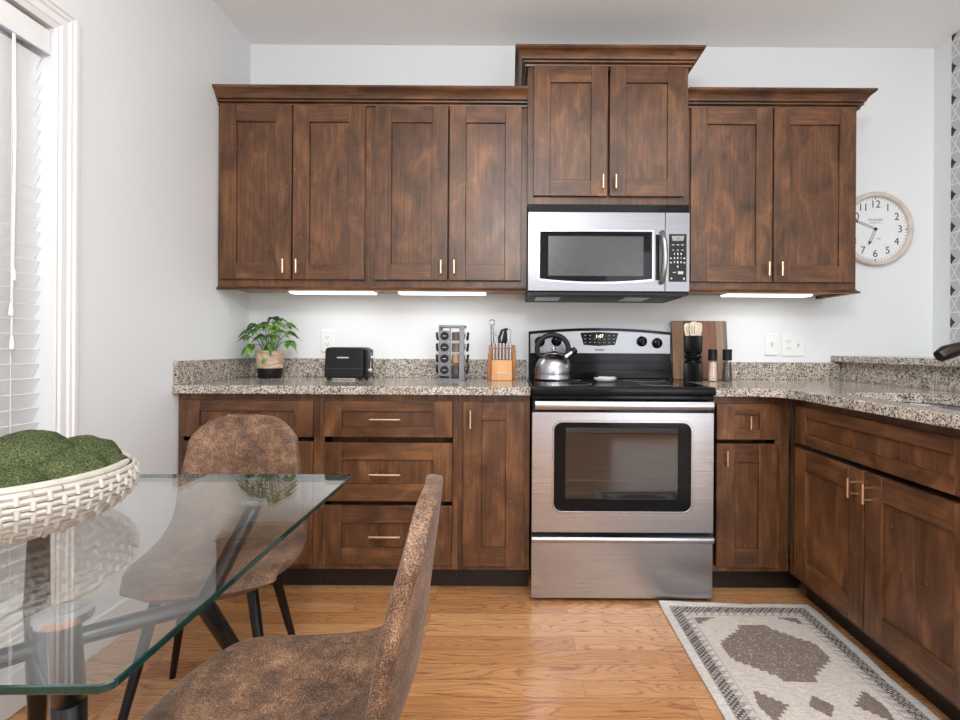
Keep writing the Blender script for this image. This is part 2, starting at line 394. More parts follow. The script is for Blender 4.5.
wp = MB().box(XR-0.004, XR, -2.6, -0.118, FZ+0.1, CZ-0.001).build('wall_covering', paper)
tag(wp, 'grey and black geometric triangle wallpaper on the right-hand wall beyond the clock', 'wallpaper')
# baseboards
def baseb(name, m_): struct(m_.build(name, white, bevel=0.004))
baseb('baseboard_left', MB().box(XL, XL+0.014, -1.08, -0.62, FZ, FZ+0.12).box(XL, XL+0.014, YR, -1.08, FZ, FZ+0.12))
baseb('baseboard_rear', MB().box(XL+0.014, XR, YR, YR+0.014, FZ, FZ+0.12))
baseb('baseboard_right', MB().box(XR-0.018, XR-0.004, YR+0.014, 0, FZ, FZ+0.12))

# window casing (moulded profile mitred round the opening) and frames
def casing(name, y0, y1, z0, z1, w_=0.080):
    prof = [(0.0, 0.0), (0.0, 0.012), (0.008, 0.016), (0.018, 0.012), (0.024, 0.017), (0.044, 0.018), (0.050, 0.023), (0.060, 0.023), (0.064, 0.028), (w_-0.004, 0.028), (w_, 0.022), (w_, 0.0)]
    m = MB(); n = len(prof); vs = []
    cor = [(y0, z0, -1, -1), (y1, z0, 1, -1), (y1, z1, 1, 1), (y0, z1, -1, 1)]
    for (cy, cz, sy, sz) in cor:
        for u, h in prof: vs.append((XL+h, cy+sy*u, cz+sz*u))
    fs = [(k*n+i, k*n+i+1, ((k+1) % 4)*n+i+1, ((k+1) % 4)*n+i) for k in range(4) for i in range(n-1)]
    m._faces(vs, fs); return struct(m.build(name, white))
casing('trim_1', WY0, WY1, WZ0, WZ1)
casing('trim_2', VY0, VY1, VZ0, VZ1)
def window(name, y0, y1, z0, z1):
    m = MB(); t_ = 0.045; x0, x1 = XL-0.13, XL-0.085; g_ = 0.001
    y0 += g_; y1 -= g_; z0 += g_; z1 -= g_
    m.box(x0, x1, y0, y0+t_, z0, z1).box(x0, x1, y1-t_, y1, z0, z1).box(x0, x1, y0+t_, y1-t_, z0, z0+t_).box(x0, x1, y0+t_, y1-t_, z1-t_, z1)
    zm = (z0+z1)/2; m.box(x0, x1, y0+t_, y1-t_, zm-0.02, zm+0.02)
    f = struct(m.build(name, white, bevel=0.003))
    MB().box(x0+0.018, x0+0.024, y0+t_, y1-t_, z0+t_, zm-0.02).box(x0+0.018, x0+0.024, y0+t_, y1-t_, zm+0.02, z1-t_).build('pane', pane, f)
window('window_1', WY0, WY1, WZ0, WZ1); window('window_2', VY0, VY1, VZ0, VZ1)
m = MB(); y0, y1 = YR-0.10, YR-0.05
m.box(DX0, DX0+0.05, y0, y1, 0.10, DZ1).box(DX1-0.05, DX1, y0, y1, 0.10, DZ1).box(DX0+.05, DX1-.05, y0, y1, 0.10, 0.16).box(DX0+.05, DX1-.05, y0, y1, DZ1-0.05, DZ1)
m.box((DX0+DX1)/2-0.03, (DX0+DX1)/2+0.03, y0, y1, 0.16, DZ1-0.05)
f = struct(m.build('window_3', white, bevel=0.003))
MB().box(DX0+.05, (DX0+DX1)/2-0.03, YR-0.08, YR-0.074, 0.16, DZ1-.05).box((DX0+DX1)/2+0.03, DX1-.05, YR-0.08, YR-0.074, 0.16, DZ1-.05).build('pane', pane, f)
# blind
bx = XL-0.036; by0, by1 = WY0+0.004, WY1-0.004
bl = thing('window_blind', (bx, (by0+by1)/2, WZ0), 'white wide-slat window blind, closed, hanging in the left wall window', 'blind')
def rel(mb, root):
    return mb.xf(Matrix.Translation(-Vector(root.location)))
rel(MB().box(bx-0.028, bx+0.030, by0, by1, WZ1-0.055, WZ1-0.016), bl).build('headrail', white, bl, bevel=0.002)
rel(MB().box(bx+0.032, bx+0.040, by0, by1, WZ1-0.085, WZ1-0.012), bl).build('valance', white, bl, bevel=0.002)
m = MB(); zz = WZ1-0.115; k = 0
th = math.radians(62)
while zz > WZ0+0.05:
    hw = 0.0255; dx, dz = math.cos(th)*hw, math.sin(th)*hw; nx, nz = -math.sin(th)*0.0014, math.cos(th)*0.0014
    jit = random.uniform(-.003, .003)
    a = [(bx-dx-nx, by0, zz-dz-nz), (bx+dx-nx, by0, zz+dz-nz), (bx+dx+nx, by0, zz+dz+nz), (bx-dx+nx, by0, zz-dz+nz)]
    m.hexa(a, [(p[0], by1+jit*0.5, p[2]) for p in a]); zz -= 0.0445
rel(m, bl).build('slats', slatm, bl)
rel(MB().box(bx-0.024, bx+0.024, by0, by1, WZ0+0.012, WZ0+0.03), bl).build('bottom_rail', white, bl, bevel=0.003)
for yy, zb in ((-1.338, 0), (-2.1, 0)):
    rel(MB().box(bx+0.018, bx+0.0195, yy-0.001, yy+0.001, WZ0+0.03, WZ1-0.06), bl).build('ladder_tape', whitep, bl)
cordspec = ((-1.349, 1.30), (-1.356, 1.20), (-1.353, 1.105))
for yy, zb in cordspec:
    c_ = rel(MB().tube([(bx+0.036, yy, WZ1-0.06), (bx+0.037, yy+0.004, (WZ1+zb)/2), (bx+0.036, yy, zb)], 0.0013, 6), bl).build('lift_cord', whitep, bl)
    rel(MB().lathe([(0.0015, 0.0), (0.004, -0.006), (0.0065, -0.03), (0.006, -0.036), (0.002, -0.038)], 12, (bx+0.036, yy, zb)), bl).build('tassel', whitep, c_)

# ================================================================ cabinets
RW = 0.078
def front_mesh(x0, x1, z0, z1, y, rw=RW, thick=0.02, rail=None):
    """shaker front: stiles, rails, recessed panel. y = rear plane, faces -y"""
    m = MB(); f = y-thick; rail = rail or rw
    m.box(x0, x0+rw, f, y, z0, z1, 0); m.box(x1-rw, x1, f, y, z0, z1, 0)
    m.box(x0+rw, x1-rw, f, y, z1-rail, z1, 1); m.box(x0+rw, x1-rw, f, y, z0, z0+rail, 1)
    m.box(x0+rw, x1-rw, f+0.010, y-0.003, z0+rail, z1-rail, 0)
    return m
def pull(parent, x, z, y, vertical, ln=0.13):
    """bar pull; y = surface plane, stands out to -y"""
    m = MB(); r = 0.0055; yy = y-0.030
    if vertical:
        m.tube([(x, yy, z-ln/2), (x, yy, z+ln/2)], r, 12)
        for s in (-1, 1): m.tube([(x, y, z+s*ln*0.30), (x, yy, z+s*ln*0.30)], 0.004, 8)
    else:
        m.tube([(x-ln/2, yy, z), (x+ln/2, yy, z)], r, 12)
        for s in (-1, 1): m.tube([(x+s*ln*0.30, y, z), (x+s*ln*0.30, yy, z)], 0.004, 8)
    o = m.build('handle', gold, parent); o['label'] = 'champagne brass bar pull'; return o

def cabinet(name, loc, rz, label, cat, group, body, kickspec, fronts, under=None, inner_top=None):
    """body = (x0,x1,y0,y1,z0,z1) in local coords; fronts = (part, x0,x1,z0,z1, handle)"""
    root = thing(name, loc, label, cat, group, rz)
    x0, x1, y0, y1, z0, z1 = body
    fw, dp = 0.022, 0.07
    m = MB().box(x0, x1, y0+dp, y1, z0, inner_top or z1).box(x0, x0+fw, y0, y0+dp, z0, z1).box(x1-fw, x1, y0, y0+dp, z0, z1)
    lo_z = min(f_[3] for f_ in fronts)+0.008; hi_z = max(f_[4] for f_ in fronts)-0.008
    m.box(x0+fw, x1-fw, y0, y0+dp, z0, lo_z).box(x0+fw, x1-fw, y0, y0+dp, hi_z, z1)
    for f_ in fronts:
        for e_, sg in ((f_[1], -1), (f_[2], 1)):      # frame stile up to just behind each door edge
            nb = [abs(q-e_) for g_ in fronts for q in (g_[1], g_[2]) if g_ is not f_ and abs(q-e_) < 0.015 and abs(q-e_) > 1e-4]
            if nb: continue
            if sg < 0 and e_-x0 < 0.06: m.box(x0+fw, max(x0+fw+.001, e_+0.006), y0, y0+dp, lo_z, hi_z)
            if sg > 0 and x1-e_ < 0.06: m.box(min(x1-fw-.001, e_-0.006), x1-fw, y0, y0+dp, lo_z, hi_z)
    m.build('cabinet_body', woodv, root)
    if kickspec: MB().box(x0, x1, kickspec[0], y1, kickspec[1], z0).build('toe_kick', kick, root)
    if under: MB().box(x0+.002, x1-.002, y0+.018, y1, z0-0.003, z0).build('underside_panel', woodin, root)
    for fr in fronts:
        part, a, b, c, d, h = fr[:6]
        rail = min(RW, (d-c)*0.29) if part != 'door' else RW
        rw = RW if (b-a) > 0.24 or part == 'drawer' else 0.06
        if part == 'drawer' and (b-a) < 0.3: rw = 0.075
        o = front_mesh(a, b, c, d, y0, rw, rail=rail).build(part, [woodv, woodh], root, bevel=0.0016)
        if h: pull(o, h[0], h[1], y0-0.02, h[2], h[3] if len(h) > 3 else 0.13)
    return root

# --- wall cabinets (local origin on the wall at the cabinet's lower left)
UZ0, UZ1 = 1.372, 2.262
def upper(x0, x1, label, fronts, depth=0.305, z0=UZ0, z1=UZ1):
    fr = [('door', a-x0, b-x0, c-z0, d-z0, (hx-x0, hz-z0, True, 0.065)) for a, b, c, d, hx, hz in fronts]
    return cabinet('wall_cabinet', (x0, 0, z0), 0, label, 'cabinet', None, (0, x1-x0, -depth, -0.001, 0, z1-z0), None, fr, True)
upper(XL+0.001, -0.681, 'dark-stained two-door wall cabinet at the far left, touching the left wall',
      [(-1.400, -1.057, 1.402, 2.236, -1.085, 1.462), (-1.050, -0.706, 1.402, 2.236, -1.022, 1.462)])
upper(-0.680, 0.0725, 'dark-stained two-door wall cabinet just left of the microwave, second from the left wall',
      [(-0.656, -0.307, 1.402, 2.236, -0.335, 1.462), (-0.300, 0.045, 1.402, 2.236, -0.272, 1.462)])
upper(0.834, 1.6615, 'dark-stained two-door wall cabinet right of the microwave, next to the round clock',
      [(0.858, 1.249, 1.402, 2.236, 1.222, 1.462), (1.256, 1.648, 1.402, 2.236, 1.284, 1.462)])
upper(0.0735, 0.833, 'taller and deeper two-door wall cabinet directly above the microwave',
      [(0.101, 0.449, 1.797, 2.410, 0.425, 1.857), (0.459, 0.810, 1.797, 2.410, 0.485, 1.857)], 0.35, 1.757, 2.436)

def moulding(name, path, prof, label, cat):
    """prof (out, up) swept along path of (x, y, nx, ny) mitred corners"""
    m = MB(); n = len(prof); vs = []
    for x, y, nx, ny in path:
        for o_, u_ in prof: vs.append((x+nx*o_, y+ny*o_, u_))
    fs = [(k*n+i, k*n+(i+1) % n, (k+1)*n+(i+1) % n, (k+1)*n+i) for k in range(len(path)-1) for i in range(n)]
    fs += [tuple(range(n)), tuple(range((len(path)-1)*n, len(path)*n))]
    m._faces(vs, fs); o = m.build(name, woodh); tag(o, label, cat); return o
def crownprof(z):
    return [(0.0, z), (0.011, z), (0.013, z+0.007), (0.004, z+0.009), (0.004, z+0.013), (0.022, z+0.015), (0.023, z+0.021), (0.014, z+0.0225), (0.014, z+0.026), (0.028, z+0.028), (0.032, z+0.038), (0.040, z+0.050), (0.052, z+0.060), (0.057, z+0.062), (0.057, z+0.065), (0.061, z+0.066), (0.061, z+0.076), (0.0, z+0.076)]
cz = 2.2385
moulding('crown_moulding', [(XL+0.001, -0.305, 0, -1), (0.0725, -0.305, 0, -1)], crownprof(cz), 'dark wood crown moulding along the top of the left pair of wall cabinets', 'moulding')
moulding('crown_moulding', [(0.834, -0.305, 0, -1), (1.662, -0.305, 1, -1), (1.662, -0.002, 1, 0)], crownprof(cz), 'dark wood crown moulding capping the wall cabinet beside the clock', 'moulding')
moulding('crown_moulding', [(0.0725, -0.002, -1, 0), (0.0725, -0.3505, -1, -1), (0.834, -0.3505, 1, -1), (0.834, -0.002, 1, 0)], crownprof(2.4105), 'dark wood crown moulding, the raised one on top of the cabinet above the microwave', 'moulding')
railp = [(0.0, 1.352), (0.014, 1.352), (0.016, 1.357), (0.010, 1.362), (0.004, 1.366), (0.002, 1.3715), (0.0, 1.3715), (-0.018, 1.3715), (-0.018, 1.352)]
moulding('light_rail', [(XL+0.001, -0.305, 0, -1), (0.0725, -0.305, 0, -1)], railp, 'thin dark wood light rail under the left pair of wall cabinets', 'moulding')
moulding('light_rail', [(0.834, -0.305, 0, -1), (1.662, -0.305, 1, -1), (1.662, -0.002, 1, 0)], railp, 'thin dark wood light rail under the wall cabinet beside the clock', 'moulding')
# under-cabinet lamps
for x0, x1, lab in ((-1.105, -0.682, 'slim lit white lamp under the far left wall cabinet, above the toaster'),
                    (-0.565, -0.125, 'slim lit white lamp under the second wall cabinet, above the spice rack'),
                    (1.065, 1.495, 'slim lit white lamp under the wall cabinet beside the clock')):
    r = thing('under_cabinet_lamp', ((x0+x1)/2, -0.20, 1.345), lab, 'lamp'); h = (x1-x0)/2
    MB().box(-h, h, -0.05, 0.05, 0.008, 0.0235).build('lamp_housing', white, r, bevel=0.003)
    MB().prism([(-0.044, 0.008), (-0.035, 0.0), (0.035, 0.0), (0.044, 0.008)], -h+0.004, h-0.004, axis='x').build('diffuser', lampm, r)
    l = bpy.data.lights.new('lamp_light', 'AREA'); l.shape = 'RECTANGLE'; l.size = 2*h-0.02; l.size_y = 0.07; l.energy = 0.44; l.color = (0.98, 0.99, 1.0)
    lo_ = bpy.data.objects.new('lamp_light', l); C.objects.link(lo_); lo_.parent = r; lo_.location = (0, 0, -0.003)

# --- base cabinets
BZ0, BZ1, KY = 0.132, 0.880, 0.085
def base(x0, x1, label, fronts, z0=BZ0):
    fr = [(p, a-x0, b-x0, c-FZ, d-FZ, (h[0]-x0, h[1]-FZ)+tuple(h[2:]) if h else None) for p, a, b, c, d, h in fronts]
    return cabinet('base_cabinet', (x0, 0, FZ), 0, label, 'cabinet', None, (0, x1-x0, -0.60, -0.001, z0-FZ, BZ1-FZ), (-0.53, 0), fr)
base(XL+0.001, -0.816, 'dark wood base cabinet at the far left, half hidden behind the brown chair back',
     [('drawer', -1.396, -0.838, 0.697, 0.851, (-1.115, 0.790, False)),
      ('door', -1.396, -1.120, 0.156, 0.678, (-1.15, 0.61, True)), ('door', -1.113, -0.838, 0.156, 0.678, (-1.083, 0.61, True))])
base(-0.815, -0.224, 'dark wood base cabinet with three wide stacked drawers',
     [('drawer', -0.793, -0.247, 0.699, 0.851, (-0.525, 0.776, False)),
      ('drawer', -0.793, -0.247, 0.427, 0.674, (-0.525, 0.545, False)),
      ('drawer', -0.793, -0.247, 0.157, 0.408, (-0.525, 0.285, False))])
base(-0.223, 0.082, 'narrow one-door dark wood base cabinet just left of the stove',
     [('door', -0.200, 0.059, 0.155, 0.851, (-0.168, 0.780, True, 0.075))])
base(0.846, 1.150, 'narrow dark wood base cabinet right of the stove with one small drawer over a door',
     [('drawer', 0.874, 1.131, 0.697, 0.848, (1.005, 0.772, True, 0.055)),
      ('door', 0.874, 1.131, 0.156, 0.679, (0.908, 0.622, True, 0.065))])
MB().box(1.151, 1.189, -0.60, -0.001, BZ0, BZ1).build('corner_filler', woodv, bevel=0.001)
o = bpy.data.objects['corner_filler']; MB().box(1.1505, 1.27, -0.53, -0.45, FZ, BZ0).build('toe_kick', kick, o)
tag(o, 'plain dark wood corner post between the small drawer cabinet and the sink cabinet', 'cabinet filler')
# peninsula: fronts face -x; local x -> world -y
def pen(ys, width, label, fronts):
    return cabinet('base_cabinet', (1.175+0.60, ys, FZ), -PI/2, label, 'cabinet', None, (0, width, -0.585, -0.01, BZ0-FZ, BZ1-FZ), (-0.515, 0), fronts, inner_top=0.65-FZ)
# local depth: face plane at y=-0.585 -> world x = 1.775-0.585 = 1.19 ; door face 1.17
Z = lambda z: z-FZ
pen(-0.615, 0.975, 'dark wood sink cabinet on the right, long false drawer front over two doors',
    [('drawer', 0.066, 0.925, Z(0.699), Z(0.851), None),
     ('door', 0.066, 0.489, Z(0.156), Z(0.679), (0.455, Z(0.615), True, 0.065)),
     ('door', 0.497, 0.925, Z(0.156), Z(0.679), (0.531, Z(0.615), True, 0.065))])

# --- countertops
def slab_with_hole(outer, hole, z0, z1, mb):
    bm = mb.bm; es = []
    for loop in [outer] + ([hole] if hole else []):
        vs = [bm.verts.new((x, y, z1)) for x, y in loop]
        es += [bm.edges.new((vs[i], vs[(i+1) % len(vs)])) for i in range(len(vs))]
    r = bmesh.ops.triangle_fill(bm, use_beauty=True, use_dissolve=False, edges=es)
    fs = [g_ for g_ in r['geom'] if isinstance(g_, bmesh.types.BMFace)]
    ex = bmesh.ops.extrude_face_region(bm, geom=fs)
    bmesh.ops.translate(bm, vec=(0, 0, z0-z1), verts=[g_ for g_ in ex['geom'] if isinstance(g_, bmesh.types.BMVert)])
CT0, CT1 = 0.8805, 0.916
ct = thing('countertop', ((XL+0.082)/2, -0.3, CT0), 'speckled granite countertop left of the stove, with upstands on two walls', 'countertop')
rel(MB().box(XL+0.001, 0.083, -0.648, -0.001, CT0, CT1), ct).build('slab', granite, ct, bevel=0.003)
rel(MB().box(XL+0.001, 0.083, -0.021, -0.001, CT1, 1.016).box(XL+0.001, XL+0.021, -0.640, -0.021, CT1, 1.016), ct).build('backsplash', granite, ct, bevel=0.002)
ct = thing('countertop', (1.4, -1.0, CT0), 'speckled granite countertop right of the stove that turns toward the sink', 'countertop')
PX = 1.135; PY = -2.25
outer = [(0.845, -0.001), (0.845, -0.648)]
rr = 0.10
for i in range(7):
    a = PI/2 - (PI/2)*i/6
    outer.append((PX-rr+rr*math.cos(a), -0.648-rr+rr*math.sin(a)))
outer += [(PX, PY), (1.769, PY), (1.769, -0.001)]
hole = rrect(1.235, 1.60, -1.52, -0.83, 0.11, 8)
m = MB(); slab_with_hole(outer, hole, CT0, CT1, m)
rel(m, ct).build('slab', granite, ct, bevel=0.003)
rel(MB().box(0.845, 1.769, -0.021, -0.001, CT1, 1.010), ct).build('backsplash', granite, ct, bevel=0.002)
# raised bar
rb = thing('raised_bar', (1.9, -1.1, FZ), 'raised granite-topped half wall behind the sink, running out from the back wall', 'bar counter')
rel(MB().box(1.79, 1.92, -2.3, -0.002, FZ, 1.015), rb).build('half_wall', wall, rb)
rel(MB().box(1.7705, 1.7895, -2.3, -0.002, CT1+0.0005, 1.015), rb).build('granite_facing', granite, rb)
rel(MB().box(1.726, 2.12, -2.34, -0.002, 1.015, 1.047), rb).build('ledge', granite, rb, bevel=0.003)
# sink
sk = thing('sink', (1.42, -1.175, 0.70), 'stainless steel undermount sink in the right-hand granite counter', 'sink')
m = MB(); R0 = rrect(1.225, 1.61, -1.53, -0.82, 0.115, 8); R1 = rrect(1.245, 1.59, -1.51, -0.84, 0.10, 8)
R2 = rrect(1.26, 1.575, -1.495, -0.855, 0.09, 8); R3 = rrect(1.29, 1.545, -1.465, -0.885, 0.07, 8)
n = len(R0); rings_ = [(R0, CT0-0.0005), (R1, CT0-0.002), (R2, 0.72), (R3, 0.705)]
vs = [(x, y, z) for R, z in rings_ for x, y in R]
fs = [(k*n+i, k*n+(i+1) % n, (k+1)*n+(i+1) % n, (k+1)*n+i) for k in range(3) for i in range(n)] + [tuple(range(3*n, 4*n))]
m._faces(vs, fs, True); rel(m, sk); so = m.build('basin', steelb, sk)
rel(MB().lathe([(0.045, 0.7052), (0.045, 0.708), (0.035, 0.7085), (0.03, 0.706), (0.001, 0.706)], 24, (1.417, -1.175, 0)), sk).build('drain', chrome, sk)
# faucet
fc = thing('faucet', (1.692, -1.16, CT1+0.0), 'dark bronze kitchen faucet arching over the sink at the right edge', 'faucet')
MB().lathe([(0.030, 0.0), (0.030, 0.008), (0.024, 0.014), (0.021, 0.05), (0.021, 0.10), (0.018, 0.112)], 24).build('faucet_base', bronze, fc)
pts = [(0, 0, 0.10), (-0.01, 0, 0.135), (-0.045, 0, 0.166), (-0.10, 0, 0.180), (-0.16, 0, 0.184), (-0.215, 0, 0.179)]
MB().tube(pts, [0.017, 0.017, 0.0165, 0.0165, 0.017, 0.018], 16).build('spout', bronze, fc)
MB().tube([(-0.205, 0, 0.180), (-0.25, 0, 0.172), (-0.30, 0, 0.157), (-0.320, 0, 0.145)], [0.019, 0.0215, 0.0235, 0.019], 18).build('spray_head', bronze, fc)
MB().tube([(0.0, 0, 0.10), (0.02, 0, 0.13), (0.05, 0, 0.19)], [0.012, 0.008, 0.006], 12).build('lever', bronze, fc)

# ================================================================ range
rg = thing('stove', (0.463, -0.35, FZ), 'stainless steel electric stove with black cooktop and oven window', 'stove')
RX0, RX1 = 0.089, 0.838
def rp(mb, name, mats, parent=None, **k): return rel(mb, rg).build(name, mats, parent or rg, **k)
m = MB().box(RX0+.004, RX1-.004, -0.645, -0.03, FZ+0.02, 0.905)
for x in (RX0+0.05, RX1-0.05):
    for y in (-0.6, -0.1): m.lathe([(0.015, FZ), (0.015, FZ+0.02)], 12, (x, y, 0))
rp(m, 'stove_body', blackm)
# cooktop: glass slab with raised front lip
m = MB().prism([(-0.690, 0.888), (-0.695, 0.905), (-0.690, 0.920), (-0.680, 0.9235), (-0.660, 0.9225), (-0.10, 0.9225), (-0.10, 0.888)], RX0-0.003, RX1+0.003, axis='x')
rp(m, 'cooktop', black, bevel=0.002)
for (x, y, r) in ((0.26, -0.24, 0.085), (0.26, -0.50, 0.10), (0.66, -0.24, 0.10), (0.66, -0.50, 0.085)):
    rp(MB().lathe([(r-0.002, 0.9226), (r, 0.9226), (r, 0.9228), (r-0.002, 0.9228)], 40, (x, y, 0), cap=False), 'burner_ring', greymark)
rp(MB().box(RX0, RX1, -0.676, -0.646, 0.868, 0.887), 'front_apron', black, bevel=0.003)
# oven door
wz0, wz1, wx0, wx1 = 0.407, 0.776, 0.178, 0.746
dm = MB(); ring_o = rrect(RX0, RX1, 0.322, 0.816, 0.004, 6); ring_i = rrect(wx0, wx1, wz0, wz1, 0.035, 6)
def ringplate(m, ro, ri, y0, y1):
    n = len(ro); vs = [(x, y0, z) for x, z in ro] + [(x, y0, z) for x, z in ri] + [(x, y1, z) for x, z in ro] + [(x, y1, z) for x, z in ri]
    fs = []
    for i in range(n):
        j = (i+1) % n
        fs += [(i, j, n+j, n+i), (2*n+i, 3*n+i, 3*n+j, 2*n+j), (i, 2*n+i, 2*n+j, j), (n+i, n+j, 3*n+j, 3*n+i)]
    m._faces(vs, fs)
ringplate(dm, ring_o, ring_i, -0.680, -0.646)
door = rp(dm, 'oven_door', steelx, bevel=0.0015)
m = MB(); ringplate(m, rrect(wx0-0.007, wx1+0.007, wz0-0.007, wz1+0.007, 0.040, 6), rrect(wx0+0.002, wx1-0.002, wz0+0.002, wz1-0.002, 0.034, 6), -0.6825, -0.672)
rp(m, 'window_bezel', steelb, door, bevel=0.001)
m = MB(); ringplate(m, rrect(wx0+0.001, wx1-0.001, wz0+0.001, wz1-0.001, 0.034, 6), rrect(0.228, 0.694, 0.457, 0.752, 0.010, 6), -0.676, -0.672)
rp(m, 'black_border', black, door)
rp(MB().box(0.217, 0.705, -0.6715, -0.669, 0.442, 0.765), 'oven_window', clear('tinted_oven_glass', (0.42, 0.42, 0.43), 0.06), door)
# visible cavity behind the tinted glass
cav = plain('grey_oven_enamel', (0.10, 0.10, 0.105), 0.35)
m = MB(); m._faces([(0.20, -0.667, 0.43), (0.72, -0.667, 0.43), (0.72, -0.667, 0.78), (0.20, -0.667, 0.78), (0.22, -0.648, 0.44), (0.70, -0.648, 0.44), (0.70, -0.648, 0.77), (0.22, -0.648, 0.77)], [(0, 1, 5, 4), (1, 2, 6, 5), (2, 3, 7, 6), (3, 0, 4, 7), (4, 5, 6, 7)])
rp(m, 'oven_cavity', cav)
for z_ in (0.478, 0.530):
    rp(MB().tube([(0.222, -0.655, z_), (0.700, -0.655, z_)], 0.0022, 6), 'oven_rack', steelb)
rp(MB().tube([(0.226, -0.654, 0.762), (0.226, -0.654, 0.445)], 0.002, 6), 'rack_post', steelb)
# oven handle: wide flattened bar with end brackets
m = MB().prism([(-0.735, 0.832), (-0.741, 0.842), (-0.741, 0.858), (-0.734, 0.868), (-0.722, 0.868), (-0.722, 0.832)], RX0+0.008, RX1-0.020, axis='x')
h_ = rp(m, 'oven_handle', steelb, door, bevel=0.003)
for xa in (RX0+0.004, RX1-0.032):
    rp(MB().box(xa, xa+0.016, -0.722, -0.676, 0.826, 0.866), 'handle_bracket', blackm, door)
rp(MB().box(RX0, RX1, -0.672, -0.646, 0.817, 0.867), 'door_top_band', black)
# storage drawer
dr = rp(MB().prism([(-0.672, 0.047), (-0.672, 0.276), (-0.690, 0.283), (-0.694, 0.294), (-0.690, 0.304), (-0.676, 0.309), (-0.646, 0.309), (-0.646, 0.047)], RX0, RX1, axis='x'), 'storage_drawer', steelx, bevel=0.0015)
rp(MB().box(RX0+.01, RX1-.01, -0.65, -0.60, FZ+0.006, 0.05), 'bottom_skirt', black)
# backguard
X0, X1 = RX0+0.004, RX1+0.004
def arch(x0, x1, zb, z_end, z_mid, n=14):
    top = [(x0+(x1-x0)*i/n, z_end+(z_mid-z_end)*(1-(2*i/n-1)**2)) for i in range(n+1)]
    return [(x1, zb), (x0, zb)] + top
m = MB().prism(arch(X0, X1, 0.915, 1.166, 1.186), -0.075, -0.012, axis='y').box(X0, X1, -0.098, -0.075, 0.9235, 0.968).box(X0, X1, -0.112, -0.075, 1.003, 1.014)
bg = rp(m, 'backguard', black, bevel=0.002)
m = MB().prism(arch(X0+0.008, X1-0.008, 1.052, 1.152, 1.172), -0.092, -0.075, axis='y')
cp = rp(m, 'control_panel', steelp, bevel=0.002)
rp(MB().prism([(0.362, 1.160), (0.456, 1.165), (0.562, 1.160), (0.544, 1.097), (0.456, 1.091), (0.380, 1.097)], -0.0935, -0.091, axis='y'), 'display_panel', black, cp)
def rtext(s_, size, mat, x, z, y, par, **k):
    L = rg.location; return text('lettering', s_, size, mat, par, (x-L.x, y-L.y, z-L.z), (PI/2, 0, 0), **k)
rtext('1:47', 0.024, ledgreen, 0.462, 1.142, -0.0938, cp, bold=0.0006)
for i in range(7):
    for j in range(3):
        x_ = 0.388+i*0.025; z_ = 1.146-j*0.018
        if j == 0 and i in (2, 3, 4): continue
        rp(MB().box(x_-0.005, x_+0.005, -0.0940, -0.0935, z_-0.0018, z_+0.0018), 'touch_button', inkl, cp)
rtext('Amana', 0.017, ink, 0.462, 1.072, -0.0925, cp, bold=0.0004, shear=0.25)
def knob(x, z):
    k_ = rel(MB().lathe([(0.027, 0.0), (0.027, 0.006), (0.022, 0.008), (0.020, 0.024), (0.017, 0.026), (0.001, 0.026)], 24, (x, -0.092, z), axis='y').box(x-0.003, x+0.003, -0.124, -0.116, z-0.019, z+0.019), rg).build('knob', black, cp)
    return k_
for x_, z_ in ((0.150, 1.112), (0.238, 1.116), (0.684, 1.117), (0.764, 1.108)):
    knob(x_, z_)
for x_, z_ in ((0.150, 1.112), (0.238, 1.116), (0.684, 1.117), (0.764, 1.108), (0.60, 1.13)):
    for dx_, dz_ in ((0, 0.031), (-0.034, -0.019), (0.034, -0.019)):
        if x_ == 0.60 and dx_: continue
        rp(MB().box(x_+dx_-0.002, x_+dx_+0.002, -0.0926, -0.092, z_+dz_-0.0016, z_+dz_+0.0016), 'dial_mark', ink, cp)

# ================================================================ microwave
mw = thing('microwave', (0.449, -0.2, 1.335), 'stainless steel over-the-range microwave with black window above the stove', 'microwave')
def mp(mb, name, mats, parent=None, **k): return rel(mb, mw).build(name, mats, parent or mw, **k)
MX0, MX1 = 0.0755, 0.8225
mp(MB().prism([(-0.385, 1.343), (-0.385, 1.750), (-0.002, 1.750), (-0.002, 1.326), (-0.30, 1.326)], MX0, MX1, axis='x'), 'microwave_body', blackm)
mp(MB().box(MX0, MX1, -0.405, -0.386, 1.712, 1.748), 'top_vent', black, bevel=0.002)
m = MB()
m.box(MX0, MX1, -0.402, -0.340, 1.328, 1.342)
for k_ in range(7): m.box(MX0+0.06, MX1-0.10, -0.395+0.008*k_, -0.391+0.008*k_, 1.325, 1.328)
mp(m, 'underside_grille', blackm)
for xa in (0.12, 0.55): mp(MB().box(xa, xa+0.12, -0.30, -0.12, 1.3235, 1.3258), 'grease_filter', steelx)
def lowarc(x0, x1, zt, zb, zm, n=12):
    return [(x1, zt), (x0, zt)] + [(x0+(x1-x0)*i/n, zb+(zm-zb)*(1-(2*i/n-1)**2)) for i in range(n+1)]
ro = lowarc(MX0, 0.708, 1.709, 1.343, 1.343); ri = lowarc(0.128, 0.650, 1.620, 1.398, 1.384)
m = MB(); ringplate(m, ro, ri, -0.420, -0.386); md = mp(m, 'microwave_door', steelm, bevel=0.002)
m = MB(); ringplate(m, lowarc(0.121, 0.657, 1.627, 1.391, 1.377), lowarc(0.130, 0.648, 1.618, 1.400, 1.386), -0.4225, -0.415); mp(m, 'window_bezel', steelb, md)
mp(MB().prism(lowarc(0.129, 0.649, 1.619, 1.399, 1.385), -0.412, -0.405, axis='y'), 'window_glass', glassk, md)
mesh_s = plain('perforated_screen', (0.04, 0.04, 0.04), 0.25)
mp(MB().box(0.170, 0.610, -0.4128, -0.412, 1.415, 1.598), 'window_screen', mesh_s, md)
m = MB(); pts = []
